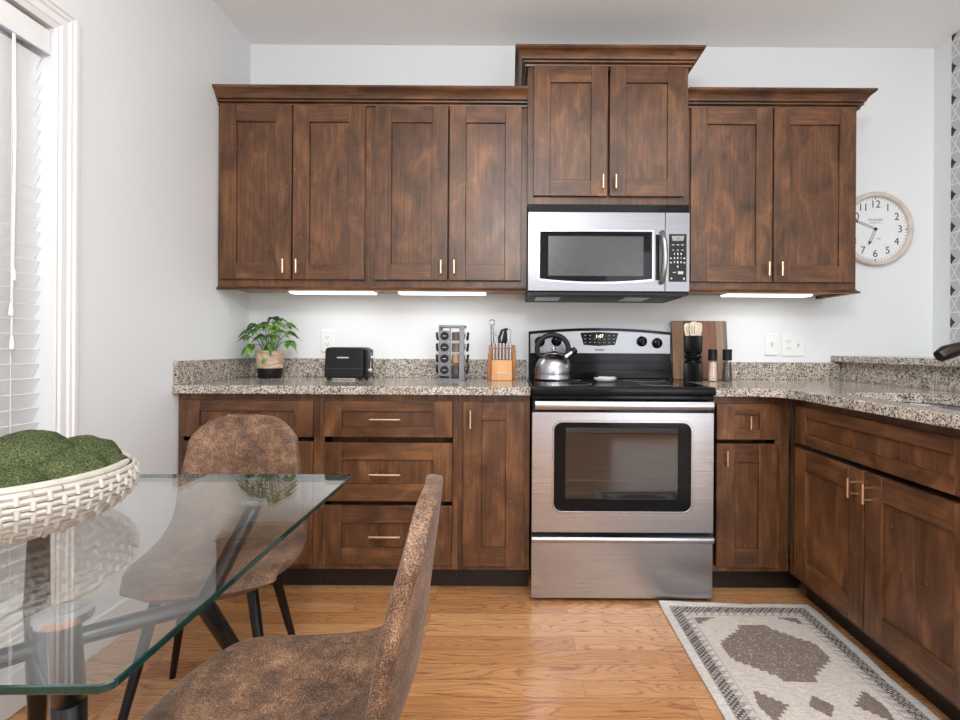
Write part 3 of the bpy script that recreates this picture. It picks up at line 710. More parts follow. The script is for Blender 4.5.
for i in range(13):
    a = i/12; pts.append((0.690+0.006*math.sin(a*PI), -0.424-0.034*math.sin(a*PI)**0.6, 1.612-a*0.225))
m.tube(pts, [0.013]*13, 14, flat=1.35); mp(m, 'door_handle', steelb, md)
mp(MB().box(0.664, 0.681, -0.4208, -0.4195, 1.395, 1.606), 'handle_dark_strip', black, md, bevel=0.0)  # flat black strip on the door face for the dark gap behind the handle
pn = mp(MB().box(0.7095, MX1, -0.418, -0.386, 1.343, 1.709), 'side_panel', steelm, bevel=0.002)
kp = mp(MB().box(0.726, 0.807, -0.4195, -0.418, 1.389, 1.609), 'keypad', blackm)
mp(MB().prism([(0.738, 1.600), (0.796, 1.600), (0.791, 1.578), (0.743, 1.578)], -0.4205, -0.4195, axis='y'), 'display', lcd, kp)
def mtext(s_, size, mat, x, z, **k):
    L = mw.location; return text('lettering', s_, size, mat, kp, (x-L.x, -0.4204-L.y, z-L.z), (PI/2, 0, 0), **k)
marks = [(0.745+i*0.0215, 1.559, 0.006, 0.0018) for i in range(3)] + [(0.745+i*0.0215, 1.535, 0.004, 0.0018) for i in range(3)]
marks += [(x_, z_, 0.0045, 0.003) for z_ in (1.497, 1.477) for x_ in (0.735, 0.797)]
marks += [(0.751, 1.432, 0.007, 0.002), (0.780, 1.4305, 0.012, 0.0065), (0.7375, 1.404, 0.0035, 0.004), (0.7955, 1.403, 0.0035, 0.005)]
for x_, z_, a_, b_ in marks:
    mp(MB().box(x_-a_, x_+a_, -0.4201, -0.4195, z_-b_, z_+b_), 'touch_button', greymark, kp)
for i, d_ in enumerate('1234567890'):
    x_ = 0.751+(i % 3)*0.0153 if i < 9 else 0.7663
    mtext(d_, 0.012, whitep, x_, 1.517-(i//3)*0.0195, bold=0.0005)
mtext('1:47', 0.014, ink, 0.767, 1.589)

# ================================================================ wall plates, clock
def plate(x, z, w_, label, cat, devices, name):
    r = thing(name, (x, -0.0005, z-0.06), label, cat)
    MB().prism(rrect(-w_/2, w_/2, 0.0, 0.118, 0.006, 3), -0.006, 0.0, axis='y').build('cover_plate', whitep, r, bevel=0.002)
    for kind, dx in devices:
        if kind == 'outlet':
            b_ = MB().prism(rrect(dx-0.017, dx+0.017, 0.064, 0.092, 0.008, 3), -0.0078, -0.0062, axis='y').prism(rrect(dx-0.017, dx+0.017, 0.026, 0.054, 0.008, 3), -0.0078, -0.0062, axis='y').build('socket', whitep, r)
            m = MB()
            for z_ in (0.080, 0.042):
                m.box(dx-0.0085, dx-0.0062, -0.0083, -0.0078, z_-0.004, z_+0.005).box(dx+0.0062, dx+0.0085, -0.0083, -0.0078, z_-0.004, z_+0.004).box(dx-0.002, dx+0.002, -0.0083, -0.0078, z_-0.011, z_-0.007)
            m.build('slots', slotm, b_)
        else:
            b_ = MB().prism([(-0.0062, 0.052), (-0.0062, 0.070), (-0.017, 0.072), (-0.018, 0.066)], dx-0.004, dx+0.004, axis='x').build('switch_toggle', whitep, r)
            MB().box(dx-0.0055, dx+0.0055, -0.0068, -0.0062, 0.047, 0.073).build('slot', slotm if False else greymark, b_)
plate(-0.990, 1.112, 0.073, 'white wall socket plate above the toaster', 'wall socket', [('outlet', 0)], 'wall_socket')
plate(1.406, 1.108, 0.074, 'narrow white light switch plate, the left one of the pair right of the pepper mill', 'light switch', [('switch', 0)], 'light_switch')
plate(1.522, 1.104, 0.122, 'wide white double plate with a socket and a switch, near the bar counter', 'wall socket', [('outlet', -0.023), ('switch', 0.026)], 'wall_socket')

ck = thing('wall_clock', (1.958, 0, 1.532), 'round wall clock with white dial and pale wood ring, right of the wall cabinets', 'clock')
R = 0.198
MB().lathe([(R-0.012, 0.001), (R, 0.006), (R, 0.026), (R-0.006, 0.033), (R-0.020, 0.034), (R-0.026, 0.028), (R-0.027, 0.012), (R-0.027, 0.001)], 64, (0, 0, R), axis='y', cap=False).build('clock_ring', ringm, ck)
MB().lathe([(R-0.026, 0.004), (R-0.026, 0.012), (0.001, 0.012)], 64, (0, 0, R), axis='y').build('dial', facem, ck)
for n_ in range(1, 13):
    a = math.radians(90-30*n_); rr_ = 0.133
    text('numeral', str(n_), 0.056, ink, ck, (rr_*math.cos(a), -0.0126, R+rr_*math.sin(a)), (PI/2, 0, 0), 0.0004)
m = MB()
for k_ in range(60):
    a = math.radians(6*k_); M = Matrix.Translation((0, 0, R)) @ Matrix.Rotation(a, 4, 'Y')
    w_ = 0.0030 if k_ % 15 == 0 else 0.0011; l_ = 0.010 if k_ % 15 == 0 else 0.007
    vs = [M @ Vector(p) for p in ((-w_, -0.0128, 0.160), (w_, -0.0128, 0.160), (w_, -0.0128, 0.160+l_), (-w_, -0.0128, 0.160+l_), (-w_, -0.0121, 0.160), (w_, -0.0121, 0.160), (w_, -0.0121, 0.160+l_), (-w_, -0.0121, 0.160+l_))]
    m.hexa(vs[:4], vs[4:])
m.build('minute_marks', ink, ck)
text('lettering', 'FAULKNER', 0.0165, inkl, ck, (0, -0.0126, R+0.050), (PI/2, 0, 0), 0.0003).data
text('lettering', 'CLOCK CO.', 0.012, inkl, ck, (0, -0.0126, R+0.034), (PI/2, 0, 0), 0.0003)
text('lettering', '1924', 0.011, inkl, ck, (0.017, -0.0126, R-0.052), (PI/2, 0, 0), 0.0003)
def hand(name, ang, ln, w_, tip):
    m = MB(); M = Matrix.Translation((0, 0, R)) @ Matrix.Rotation(math.radians(ang), 4, 'Y')
    def bar(x0, x1, z0, z1):
        vs = [M @ Vector(p) for p in ((x0, -0.017, z0), (x1, -0.017, z0), (x1, -0.017, z1), (x0, -0.017, z1), (x0, -0.0155, z0), (x1, -0.0155, z0), (x1, -0.0155, z1), (x0, -0.0155, z1))]
        m.hexa(vs[:4], vs[4:])
    bar(-w_, -w_+0.0016, 0, ln-tip); bar(w_-0.0016, w_, 0, ln-tip); bar(-w_, w_, ln-tip-0.002, ln-tip)
    vs = [M @ Vector(p) for p in ((-w_*1.4, -0.017, ln-tip), (w_*1.4, -0.017, ln-tip), (0.0004, -0.017, ln), (-0.0004, -0.017, ln), (-w_*1.4, -0.0155, ln-tip), (w_*1.4, -0.0155, ln-tip), (0.0004, -0.0155, ln), (-0.0004, -0.0155, ln))]
    m.hexa(vs[:4], vs[4:]); m.build(name, ink, ck)
hand('hour_hand', 204, 0.096, 0.006, 0.022); hand('minute_hand', 292, 0.125, 0.005, 0.02)
MB().lathe([(0.008, 0.012), (0.008, 0.019), (0.001, 0.020)], 20, (0, 0, R), axis='y').build('hand_hub', ink, ck)
MB().lathe([(R-0.026, 0.0235), (R-0.026, 0.0245), (0.001, 0.0246)], 48, (0, 0, R), axis='y').build('clock_glass', clear('clock_glass', (0.995, 0.995, 0.995), 0.02), ck)

# ================================================================ kettle and spoon rest
kt = thing('kettle', (0.212, -0.225, 0.9232), 'brushed stainless kettle with black loop handle on the rear left burner', 'kettle')
kt.scale = (1.0, 1.0, 1.0)
prof = [(0.090, 0.0), (0.094, 0.004), (0.094, 0.014), (0.092, 0.018), (0.0935, 0.03), (0.093, 0.05), (0.087, 0.075), (0.075, 0.098), (0.060, 0.116), (0.046, 0.126), (0.042, 0.128), (0.042, 0.131)]
MB().lathe(prof, 48).build('kettle_body', steelb, kt)
MB().lathe([(0.043, 0.131), (0.040, 0.135), (0.022, 0.141), (0.010, 0.143), (0.008, 0.148), (0.012, 0.153), (0.011, 0.158), (0.001, 0.160)], 32).build('lid', steelb, kt)
MB().tube([(0.045, 0, 0.100), (0.068, 0, 0.118), (0.098, 0, 0.140)], [0.022, 0.018, 0.013], 16).build('spout', steelb, kt)
MB().tube([(0.092, 0, 0.136), (0.104, 0, 0.145), (0.112, 0, 0.151)], [0.017, 0.018, 0.014], 16).build('spout_cap', blackm, kt)
pts = []
for i in range(17):
    a = math.radians(205-230*i/16); pts.append((0.078*math.cos(a)-0.004, 0, 0.152+0.070*math.sin(a)))
pts = [(-0.055, 0, 0.108)] + pts + [(0.060, 0, 0.112)]
MB().tube(pts, [0.006]+[0.0085]*17+[0.006], 12, flat=1.5).build('handle', blackm, kt)
sr = thing('spoon_rest', (0.446, -0.36, 0.9232), 'small white oval spoon rest in the middle of the cooktop', 'spoon rest')
m = MB().lathe([(0.030, 0.0), (0.040, 0.003), (0.050, 0.012), (0.052, 0.018), (0.049, 0.018), (0.040, 0.008), (0.001, 0.005)], 36)
m.xf(Matrix.Diagonal((1.05, 0.75, 1, 1))).build('dish', whitep, sr)
MB().tube([(-0.030, 0, 0.020), (0.03, 0.0, 0.020), (0.046, 0.0, 0.022)], [0.010, 0.005, 0.004], 10, flat=0.4).build('spoon_ridge', whitep, sr)

# ================================================================ counter-top objects, left
pl = thing('potted_plant', (-1.243, -0.13, CT1), 'leafy green plant in a two-tone woven pot in the left counter corner', 'plant')
MB().lathe([(0.050, 0.0), (0.055, 0.006), (0.062, 0.05), (0.062, 0.052)], 36, cap=True).build('pot_base', blackm, pl)
prof = []
for i in range(9):
    z_ = 0.052+i*0.0105; r_ = 0.062+0.007*i/8; prof += [(r_, z_), (r_+0.002, z_+0.005)]
prof += [(0.070, 0.142), (0.065, 0.142), (0.063, 0.125), (0.001, 0.125)]
MB().lathe(prof, 40).build('pot', seagrass, pl)
MB().lathe([(0.061, 0.120), (0.061, 0.128), (0.001, 0.131)], 24).build('soil', soil, pl)
rnd = random.Random(3)
def leaf(m, base, dirv, ln, wd, droop, lobes=True):
    d = Vector(dirv).normalized(); side = d.cross(Vector((0, 0, 1))).normalized(); up = side.cross(d)
    roll = rnd.uniform(-0.5, 0.5); side = (side*math.cos(roll)+up*math.sin(roll)); n_ = 11
    def fn(u, v):
        s_ = v; q = (u-0.5)*2
        wv = math.sin(PI*min(1, s_**0.62))*wd*0.5
        if lobes: wv *= 0.78+0.22*abs(math.cos(s_*PI*3.5))
        c = Vector(base)+d*ln*s_+Vector((0, 0, -droop*ln*s_*s_))
        return tuple(c+side*q*wv+up*(abs(q)*wv*0.28)+Vector((0, 0, 0.0)))
    m.sheet(fn, 5, n_)
stems = MB(); leafs = []
specs = [(180, 0.095, 0.250, 0.10), (160, 0.085, 0.275, 0.09), (200, 0.100, 0.215, 0.08), (120, 0.055, 0.290, 0.09), (80, 0.03, 0.315, 0.085), (50, 0.055, 0.305, 0.09), (20, 0.075, 0.280, 0.09), (-10, 0.095, 0.235, 0.10), (-35, 0.085, 0.245, 0.10),
         (-70, 0.045, 0.265, 0.10), (-110, 0.05, 0.270, 0.10), (-140, 0.075, 0.245, 0.10), (-90, 0.035, 0.160, 0.11), (-75, 0.06, 0.185, 0.09), (-160, 0.085, 0.175, 0.12), (-20, 0.11, 0.195, 0.09), (0, 0.02, 0.290, 0.08), (-60, 0.09, 0.22, 0.09), (-125, 0.03, 0.22, 0.09)]
for (a, r_, z_, ln) in specs:
    a = math.radians(a+rnd.uniform(-8, 8)); ex = Vector((r_*math.cos(a), r_*math.sin(a)*0.75, z_))
    st = Vector((0.018*math.cos(a), 0.018*math.sin(a), 0.128))
    stems.tube([st, st.lerp(ex, 0.5)+Vector((0, 0, 0.02)), ex], [0.0022, 0.0018, 0.0012], 6)
    dz_ = -0.15 if z_ > 0.2 else -0.9
    lm = MB(); leaf(lm, ex, (math.cos(a), math.sin(a)*0.8, dz_), ln*0.80, ln*0.46, 0.45 if z_ > 0.2 else 0.3)
    # petiole branches carry one more leaf turned sideways
    leaf(lm, ex, (math.cos(a+1.1), math.sin(a+1.1), dz_), ln*0.62, ln*0.36, 0.4)
    leaf(lm, ex, (math.cos(a-1.15), math.sin(a-1.15), dz_+0.1), ln*0.62, ln*0.36, 0.4)
    leafs.append(lm)
stems.build('stems', stemm, pl)
for lm in leafs: lm.build('leaf', leafm, pl)

ts = thing('toaster', (-0.816, -0.20, CT1), 'black two-slice toaster on the left counter under the wall socket', 'toaster')
ts.scale = (1, 1, 1.07)
m = MB().prism([(-0.098, 0.010), (-0.092, 0.140), (-0.082, 0.150), (0.090, 0.150), (0.094, 0.140), (0.094, 0.010)], -0.075, 0.075, axis='y')
m.build('toaster_body', blackm, ts, bevel=0.012, seg=4)
MB().box(0.094, 0.110, -0.055, 0.055, 0.012, 0.142).build('end_panel', blackm, ts, bevel=0.004)
MB().box(0.1105, 0.128, -0.02, 0.02, 0.100, 0.110).box(0.110, 0.113, -0.004, 0.004, 0.03, 0.125).build('lever', chrome, ts, bevel=0.002)
MB().lathe([(0.013, 0.0), (0.012, 0.012), (0.001, 0.013)], 20, (0.110, -0.02, 0.045), axis='x').build('dial', chrome, ts)
MB().box(-0.075, 0.08, -0.045, -0.015, 0.1495, 0.1512).box(-0.075, 0.08, 0.015, 0.045, 0.1495, 0.1512).build('bread_slot', slotm, ts)
MB().box(-0.0985, 0.0945, -0.0762, -0.074, 0.052, 0.0545).build('seam_strip', plain('dark_grey_seam', (0.05, 0.05, 0.05), 0.3), ts)
for x_ in (-0.08, 0.075):
    for y_ in (-0.055, 0.055): MB().lathe([(0.010, 0.0), (0.010, 0.012)], 12, (x_, y_, 0)).build('foot', blackm, ts)
MB().box(-0.06, 0.05, -0.050, -0.020, 0.002, 0.008).build('crumb_tray', chrome, ts)
MB().box(-0.034, 0.022, -0.0756, -0.0748, 0.1010, 0.1065).build('badge', greymark, ts)

# spice rack
sp_ = thing('spice_rack', (-0.292, -0.185, CT1), 'grey metal revolving spice rack tower with four tiers, between toaster and knife block', 'spice rack')
rackm = steel('rack_grey_steel', 'z', 0.24, 0.38)
m = MB()
m.box(-0.068, 0.066, -0.066, 0.066, 0.0, 0.010).box(-0.066, 0.062, -0.064, 0.064, 0.262, 0.274)
m.box(-0.066, -0.060, -0.064, 0.064, 0.010, 0.262)
m.box(0.036, 0.062, -0.064, -0.060, 0.010, 0.262).box(0.036, 0.040, -0.060, 0.0, 0.010, 0.262)
m.box(-0.012, -0.004, -0.064, -0.060, 0.010, 0.262)
m.box(-0.066, 0.062, 0.060, 0.064, 0.010, 0.05)
m.build('rack_frame', rackm, sp_, bevel=0.001)
m = MB()
# front sheet with four round openings
for k_ in range(4):
    zc = 0.220-k_*0.056; ro_ = [(-0.060, zc-0.028), (-0.012, zc-0.028), (-0.012, zc+0.028), (-0.060, zc+0.028)]
    n_ = 32; hr = 0.0195; ou = []
    for i in range(n_):
        a = 2*PI*i/n_; c_, s_ = math.cos(a), math.sin(a); k2 = min(0.024/max(abs(c_), 1e-6), 0.028/max(abs(s_), 1e-6))
        ou.append((-0.036+c_*k2, zc+s_*k2))
    ringplate(m, ou, [(-0.036+hr*math.cos(2*PI*i/n_), zc+hr*math.sin(2*PI*i/n_)) for i in range(n_)], -0.064, -0.061)
m.build('front_sheet', rackm, sp_)
spices = [plain('ground_brown_spice', (0.16, 0.11, 0.08), 0.8, var=0.3), plain('grey_green_herb', (0.17, 0.16, 0.12), 0.8, var=0.4), plain('tan_spice', (0.42, 0.26, 0.14), 0.8, var=0.2), plain('dark_pepper_spice', (0.09, 0.08, 0.06), 0.8, var=0.5)]
def jar(si):
    m_ = MB().lathe([(0.001, 0.0), (0.016, 0.0), (0.0175, 0.002), (0.0175, 0.038), (0.015, 0.044)], 20, cap=False)
    return m_
jars = {}
for k_ in range(4):
    L = CT1+0.220-k_*0.056; tier = ('top', 'second', 'third', 'bottom')[k_]
    r = thing('spice_jar', (-0.328, -0.2525+0.005, L), 'spice jar, black lid facing forward, %s tier of the rack' % tier, 'spice jar', 'spice jars in the revolving rack')
    r.rotation_euler = (PI/2, 0, 0)
    # local z points to -y (lid in front)
    MB().lathe([(0.0135, -0.060), (0.0165, -0.058), (0.0165, -0.004)], 20).build('jar', jarglass, r)
    MB().lathe([(0.0125, -0.056), (0.0150, -0.055), (0.0150, -0.012)], 20).build('spice', spices[(k_+1) % 4], r)
    MB().lathe([(0.0210, -0.004), (0.0210, 0.004), (0.0195, 0.006), (0.001, 0.0062)], 24).build('lid', blackm, r)
    MB().box(-0.009, 0.009, -0.0015, 0.0015, 0.0062, 0.0066).build('lid_mark', greymark, r)
    # open column: jars lying crosswise, lids out to the right
    c2 = copy_tree(r, (-0.218, -0.205, L), (0, PI/2+0.12, 0), 'spice jar with lid poking out the right side, %s tier' % tier)
    for ch in c2.children:
        if ch.name.startswith('spice'):
            ch.data = ch.data.copy(); ch.data.materials.clear(); ch.data.materials.append(spices[k_])
    c3 = copy_tree(r, (-0.374, -0.165, L), (0, -PI/2-0.12, 0), 'spice jar with lid poking out the left side, %s tier' % tier)
    c4 = MB().lathe([(0.0165, 0.0), (0.0195, 0.003), (0.0195, 0.036), (0.016, 0.042)], 24).build('spice_jar', spices[(0, 1, 2, 3)[k_]])
    c4.location = (-0.275, -0.225, L-0.022); tag(c4, 'spice jar seen in the open middle column, %s tier' % tier, 'spice jar', 'spice jars in the revolving rack')

# knife block
kb = thing('knife_block', (-0.045, -0.18, CT1), 'honey-coloured wooden knife block full of knives beside the stove', 'knife block')
MB().prism([(0.0, 0.0), (0.118, 0.0), (0.118, 0.178), (0.040, 0.170), (0.02, 0.100), (0.0, 0.100)], -0.070, 0.068, axis='x').xf(Matrix.Translation((0, 0.0, 0))).build('rear_block', blockdark, kb, bevel=0.004)
fb = MB().prism([(-0.058, 0.0), (-0.001, 0.0), (-0.001, 0.102), (-0.046, 0.102)], -0.052, 0.052, axis='x').build('front_block', blockwood, kb, bevel=0.003)
MB().box(0.0535, 0.070, -0.012, 0.0, 0.0, 0.155).box(-0.072, -0.0535, -0.012, 0.0, 0.0, 0.135).build('side_cheek', blockdark, kb, bevel=0.002)
MB().prism(rrect(-0.024, 0.026, 0.034, 0.042, 0.002, 2), -0.0575, -0.0515, axis='y').build('name_plate', greymark, fb)
kbx, kby = kb.location.x, kb.location.y
proto = None
for i in range(6):
    loc = (kbx-0.042+i*0.0168, kby-0.022, CT1+0.103)
    if proto is None:
        proto = thing('steak_knife', loc, 'steel-handled steak knife in the front row of the knife block', 'knife', 'steak knives in the knife block')
        MB().prism([(-0.0055, 0.0), (-0.0050, 0.060), (-0.007, 0.080), (0.0, 0.086), (0.007, 0.080), (0.0050, 0.060), (0.0055, 0.0)], -0.006, 0.006, axis='y').build('knife_handle', steelb, proto, bevel=0.002)
        MB().box(-0.006, 0.006, -0.0066, 0.0066, 0.056, 0.058).build('rivet_band', blackm, proto)
    else: copy_tree(proto, loc)
hs = thing('honing_steel', (kbx-0.054, kby+0.050, CT1+0.145), 'honing steel with ringed handle, tallest piece at the left of the knife block', 'honing steel')
MB().tube([(0.004, 0.0, 0.0), (0.0, -0.004, 0.134)], [0.007, 0.008], 12).build('shaft_handle', steelb, hs)
MB().tube([(0.014*math.cos(a_), -0.004, 0.148+0.014*math.sin(a_)) for a_ in [2*PI*i/16 for i in range(17)]], 0.0035, 8).build('ring', chrome, hs)
kn = thing('knife', (kbx-0.034, kby+0.052, CT1+0.165), 'steel-handled knife right beside the honing steel in the block', 'knife')
MB().prism([(-0.008, 0.0), (-0.010, 0.055), (-0.006, 0.068), (0.004, 0.066), (0.008, 0.0)], -0.007, 0.007, axis='y').build('knife_handle', steelb, kn, bevel=0.002)
sc = thing('kitchen_scissors', (kbx+0.006, kby+0.055, CT1+0.170), 'black-handled kitchen scissors standing in the knife block', 'scissors')
MB().tube([(-0.018, 0, 0.0), (-0.022, 0, 0.045), (-0.008, 0, 0.082), (0.008, 0, 0.090), (0.012, 0, 0.070), (-0.002, 0, 0.03), (-0.012, 0, 0.0)], 0.0075, 10, flat=0.8).build('handle_loop', blackm, sc)
MB().tube([(-0.004, 0.008, 0.0), (0.002, 0.008, 0.05), (0.010, 0.008, 0.085), (0.016, 0.008, 0.094), (0.018, 0.008, 0.07), (0.012, 0.008, 0.03), (0.006, 0.008, 0.0)], 0.0070, 10, flat=0.8).build('handle_loop', blackm, sc)
kn = thing('knife', (kbx+0.034, kby+0.055, CT1+0.170), 'steel-handled knife with curled end, right of the black scissors', 'knife')
MB().prism([(-0.009, 0.0), (-0.010, 0.062), (-0.013, 0.080), (0.002, 0.090), (0.013, 0.082), (0.009, 0.06), (0.009, 0.0)], -0.007, 0.007, axis='y').build('knife_handle', steelb, kn, bevel=0.002)

# ================================================================ counter-top objects, right
cb_ = thing('cutting_board', (1.000, -0.075, CT1), 'striped dark and light wooden cutting board leaning on the wall right of the stove', 'cutting board')
cbm = MB().prism(rrect(-0.146, 0.146, 0.0, 0.312, 0.006, 3), -0.011, 0.011, axis='y').build('board', boardm, cb_, bevel=0.003)
cb_.rotation_euler = (math.radians(-7.5), 0, 0); cb_.location = (1.000, -0.075, CT1+0.002)
uc = thing('utensil_crock', (0.917, -0.195, CT1), 'tall ribbed black utensil crock with a pinched waist, holding wooden spoons', 'utensil holder')
def ribbed(m, z0, z1, r, n=40, amp=0.0022, rt=None):
    rt = rt or r
    vs = []; N = n*4
    zs = [z0, z0+0.003, z1-0.003, z1]
    for j, z_ in enumerate(zs):
        rb_ = r+(rt-r)*(z_-z0)/(z1-z0)
        for i in range(N):
            a = 2*PI*i/N; q = rb_-(0.003 if j in (0, 3) else 0)+amp*math.cos(n*a); vs.append((q*math.cos(a), q*math.sin(a), z_))
    fs = [(j*N+i, j*N+(i+1) % N, (j+1)*N+(i+1) % N, (j+1)*N+i) for j in range(3) for i in range(N)] + [tuple(range(N)), tuple(range(3*N, 4*N))]
    m._faces(vs, fs, True)
uc.scale = (1, 1, 1.115)
m = MB(); ribbed(m, 0.0, 0.082, 0.044); m.build('crock_base', blackm, uc)
MB().lathe([(0.040, 0.080), (0.044, 0.086), (0.042, 0.092), (0.030, 0.096), (0.030, 0.099), (0.042, 0.106), (0.043, 0.115), (0.036, 0.122), (0.036, 0.126), (0.042, 0.132), (0.043, 0.136)], 40).build('waist', black, uc)
m = MB(); ribbed(m, 0.134, 0.205, 0.042, rt=0.045, amp=0.0012, n=60); m.build('crock_cup', blackm, uc)
for i, (dx, dy, rx, ry, ln, kind) in enumerate(((-0.024, 0.0, -3, 0, 0.064, 'slot'), (-0.006, -0.014, 2, 1, 0.070, 'slot'), (0.010, 0.008, 0, 0, 0.074, 'plain'), (0.024, -0.004, 3, -2, 0.068, 'plain'))):
    lab = ('pale wooden spatula, leftmost in the black crock', 'pale slotted wooden spatula, second from left in the black crock', 'tallest pale wooden spatula, third from left in the crock', 'pale wooden spatula, rightmost in the black crock')[i]
    s_ = thing('wooden_spatula', (0.917+dx, -0.195+dy, CT1+0.2293), lab, 'spatula', 'wooden spatulas in the crock')
    m = MB().prism([(-0.013, 0.0), (0.013, 0.0), (0.019, ln*0.45), (0.018, ln*0.85), (0.010, ln), (-0.010, ln), (-0.018, ln*0.85), (-0.019, ln*0.45)], -0.003, 0.003, axis='y')
    m.build('blade', spoonwood, s_, bevel=0.002)
    if kind == 'slot':
        MB().box(-0.008, -0.005, -0.0035, -0.003, 0.008, ln*0.7).box(0.004, 0.007, -0.0035, -0.003, 0.008, ln*0.7).build('slots', slotm, s_)
    s_.rotation_euler = (math.radians(-4), math.radians(rx), 0)
for x_, y_, lab, fill, ht, nm in ((1.018, -0.19, 'glass grinder filled with pink salt and black top, beside the black crock', saltm, 0.0, 'salt_grinder'),
                           (1.092, -0.19, 'glass grinder filled with peppercorns and black top, rightmost on the board', pepm, 0.0, 'pepper_grinder')):
    g_ = thing(nm, (x_, y_, CT1), lab, 'grinder'); g_.scale = (0.9, 0.9, 1.06)
    MB().lathe([(0.027, 0.0), (0.028, 0.003), (0.0275, 0.03), (0.022, 0.095), (0.021, 0.101)], 28).build('glass_body', jarglass, g_)
    MB().lathe([(0.0255, 0.003), (0.026, 0.005), (0.0255, 0.03), (0.0205, 0.092)], 28).build('filling', fill, g_)
    MB().lathe([(0.022, 0.100), (0.025, 0.103), (0.0245, 0.140), (0.026, 0.150), (0.024, 0.153), (0.001, 0.154)], 28).build('grinder_top', blackm, g_)

# ================================================================ rug
RXA, RXB, RYA, RYB = 0.612, 1.222, -2.35, -0.690
nx, ny = 122, 332
rg_bm = bmesh.new(); lay = rg_bm.loops.layers.float_color.new('weave')
cream, taupe, mauve, dark_ = (0.60, 0.54, 0.485, 1), (0.38, 0.33, 0.30, 1), (0.225, 0.172, 0.155, 1), (0.115, 0.095, 0.088, 1)
rr2 = random.Random(11)
def rugcol(x, y):
    """x 0..0.61, y 0 at the far end"""
    W_ = 0.61; L_ = RYB-RYA; e = min(x, W_-x, y, L_-y); xm = abs(x-W_/2)
    if e < 0.030: return (0.62, 0.585, 0.55, 1)
    along = y if e in (x, W_-x) else x
    if e < 0.036: return taupe
    if e < 0.072:
        p = ((along + (e-0.036)*1.0) / 0.017) % 1; q = ((along - (e-0.036)*1.3)/0.023) % 1
        return dark_ if (p < 0.45) or q < 0.25 else (0.42, 0.385, 0.36, 1)
    if e < 0.095:
        p = (along/0.030) % 1
        return taupe if p < (0.095-e)/0.023*0.9 else cream
    if e < 0.100: return (0.44, 0.40, 0.375, 1)
    # field
    yc = (y-0.335) % 0.56; yc = yc-0.56 if yc > 0.28 else yc
    ys = round(abs(yc)/0.018)*0.018; xs = xm
    wmed = 0.172 - max(0, ys-0.045)*1.15
    if ys > 0.15: wmed = 0.055 if ys < 0.172 else 0
    if xs < wmed and abs(yc) < 0.175:
        if rr2.random() < 0.10: return taupe
        return mauve if xs < wmed-0.008 else (0.24, 0.19, 0.18, 1)
    ds = abs(yc)-0.225 if False else 0
    y2 = (y-0.055) % 0.56; y2 = y2-0.56 if y2 > 0.28 else y2
    if abs(y2)+xm*1.25 < 0.048 and y > 0.2: return mauve
    # side half-medallions
    ex = W_/2-0.105-xm
    if abs(y2) < 0.085 and ex < 0.105-round(abs(y2)/0.014)*0.014*1.1 and ex > 0.012+abs(y2)*0.25 and y > 0.2: return mauve
    if y < 0.2:
        yy = y-0.112
        if 0 <= yy < 0.05 and ex < 0.075-round(yy/0.012)*0.012*1.5 and ex > 0.0: return mauve
    return cream
vg = [[None]*(ny+1) for _ in range(nx+1)]
for i in range(nx+1):
    for j in range(ny+1):
        x = (RXB-RXA)*i/nx; y = (RYB-RYA)*j/ny
        ed = 0.0
        if i > nx-6: ed = 0.004*math.sin(y*9)+0.003*math.sin(y*23)
        curl = 0.012*max(0, 1-y/0.08)**2*max(0, 1-x/0.35)
        vg[i][j] = rg_bm.verts.new((x-0.305+ed, -y, 0.007+curl+0.0008*math.sin(x*31+y*13)))
for i in range(nx):
    for j in range(ny):
        f = rg_bm.faces.new((vg[i][j], vg[i][j+1], vg[i+1][j+1], vg[i+1][j])); f.smooth = True
        x = (i+0.5)/nx*(RXB-RXA); y = (j+0.5)/ny*(RYB-RYA)
        c = rugcol(x, y); k_ = 0.82+0.36*rr2.random() if c in (mauve, dark_) else 0.9+0.18*rr2.random(); c = tuple(v_*k_ for v_ in c[:3])+(1,)
        for l in f.loops: l[lay] = c
me = bpy.data.meshes.new('rug'); rg_bm.to_mesh(me); rg_bm.free(); me.materials.append(rugm)
ro_ = bpy.data.objects.new('rug', me); C.objects.link(ro_); ro_.location = (RXA+0.305, RYB, FZ)
sm = ro_.modifiers.new('thickness', 'SOLIDIFY'); sm.thickness = 0.0065; sm.offset = -1 if True else 1
tag(ro_, 'cream runner rug with dark taupe stepped medallions on the oak floor by the sink cabinet', 'rug')

# ================================================================ glass table
TX0, TX1, TY0, TY1, TZ = -1.22, -0.400, -2.343, -1.488, 0.75
tb = thing('dining_table', (-0.80, -1.91, FZ), 'square clear glass dining table on black metal legs, at the left', 'table')
m = MB(); poly = rrect(TX0, TX1, TY0, TY1, 0.014, 6); n = len(poly); bm = m.bm
# slab with tiny chamfers: faces of top/bottom clear, rim green
def sh(p, d): 
    cx_, cy_ = (TX0+TX1)/2, (TY0+TY1)/2; return (p[0]-d*(1 if p[0] > cx_ else -1), p[1]-d*(1 if p[1] > cy_ else -1))
lv = [([sh(p, 0.0015) for p in poly], TZ), (poly, TZ-0.0015), (poly, TZ-0.0085), ([sh(p, 0.0015) for p in poly], TZ-0.010)]
vs = [(x, y, z) for R_, z in lv for x, y in R_]
m.mi = 0; m._faces(vs, [])
bv = list(bm.verts)
def F(idx, mi):
    f = bm.faces.new([bv[i] for i in idx]); f.material_index = mi; return f
F(range(n), 0); F(list(range(3*n, 4*n))[::-1], 0)
for k_ in range(3):
    for i in range(n): F((k_*n+i, (k_+1)*n+i, (k_+1)*n+(i+1) % n, k_*n+(i+1) % n), 1)
rel(m, tb).build('glass_top', [tglass, tedge], tb, angle=20)
tb.rotation_euler = (0, 0, math.radians(1.2))
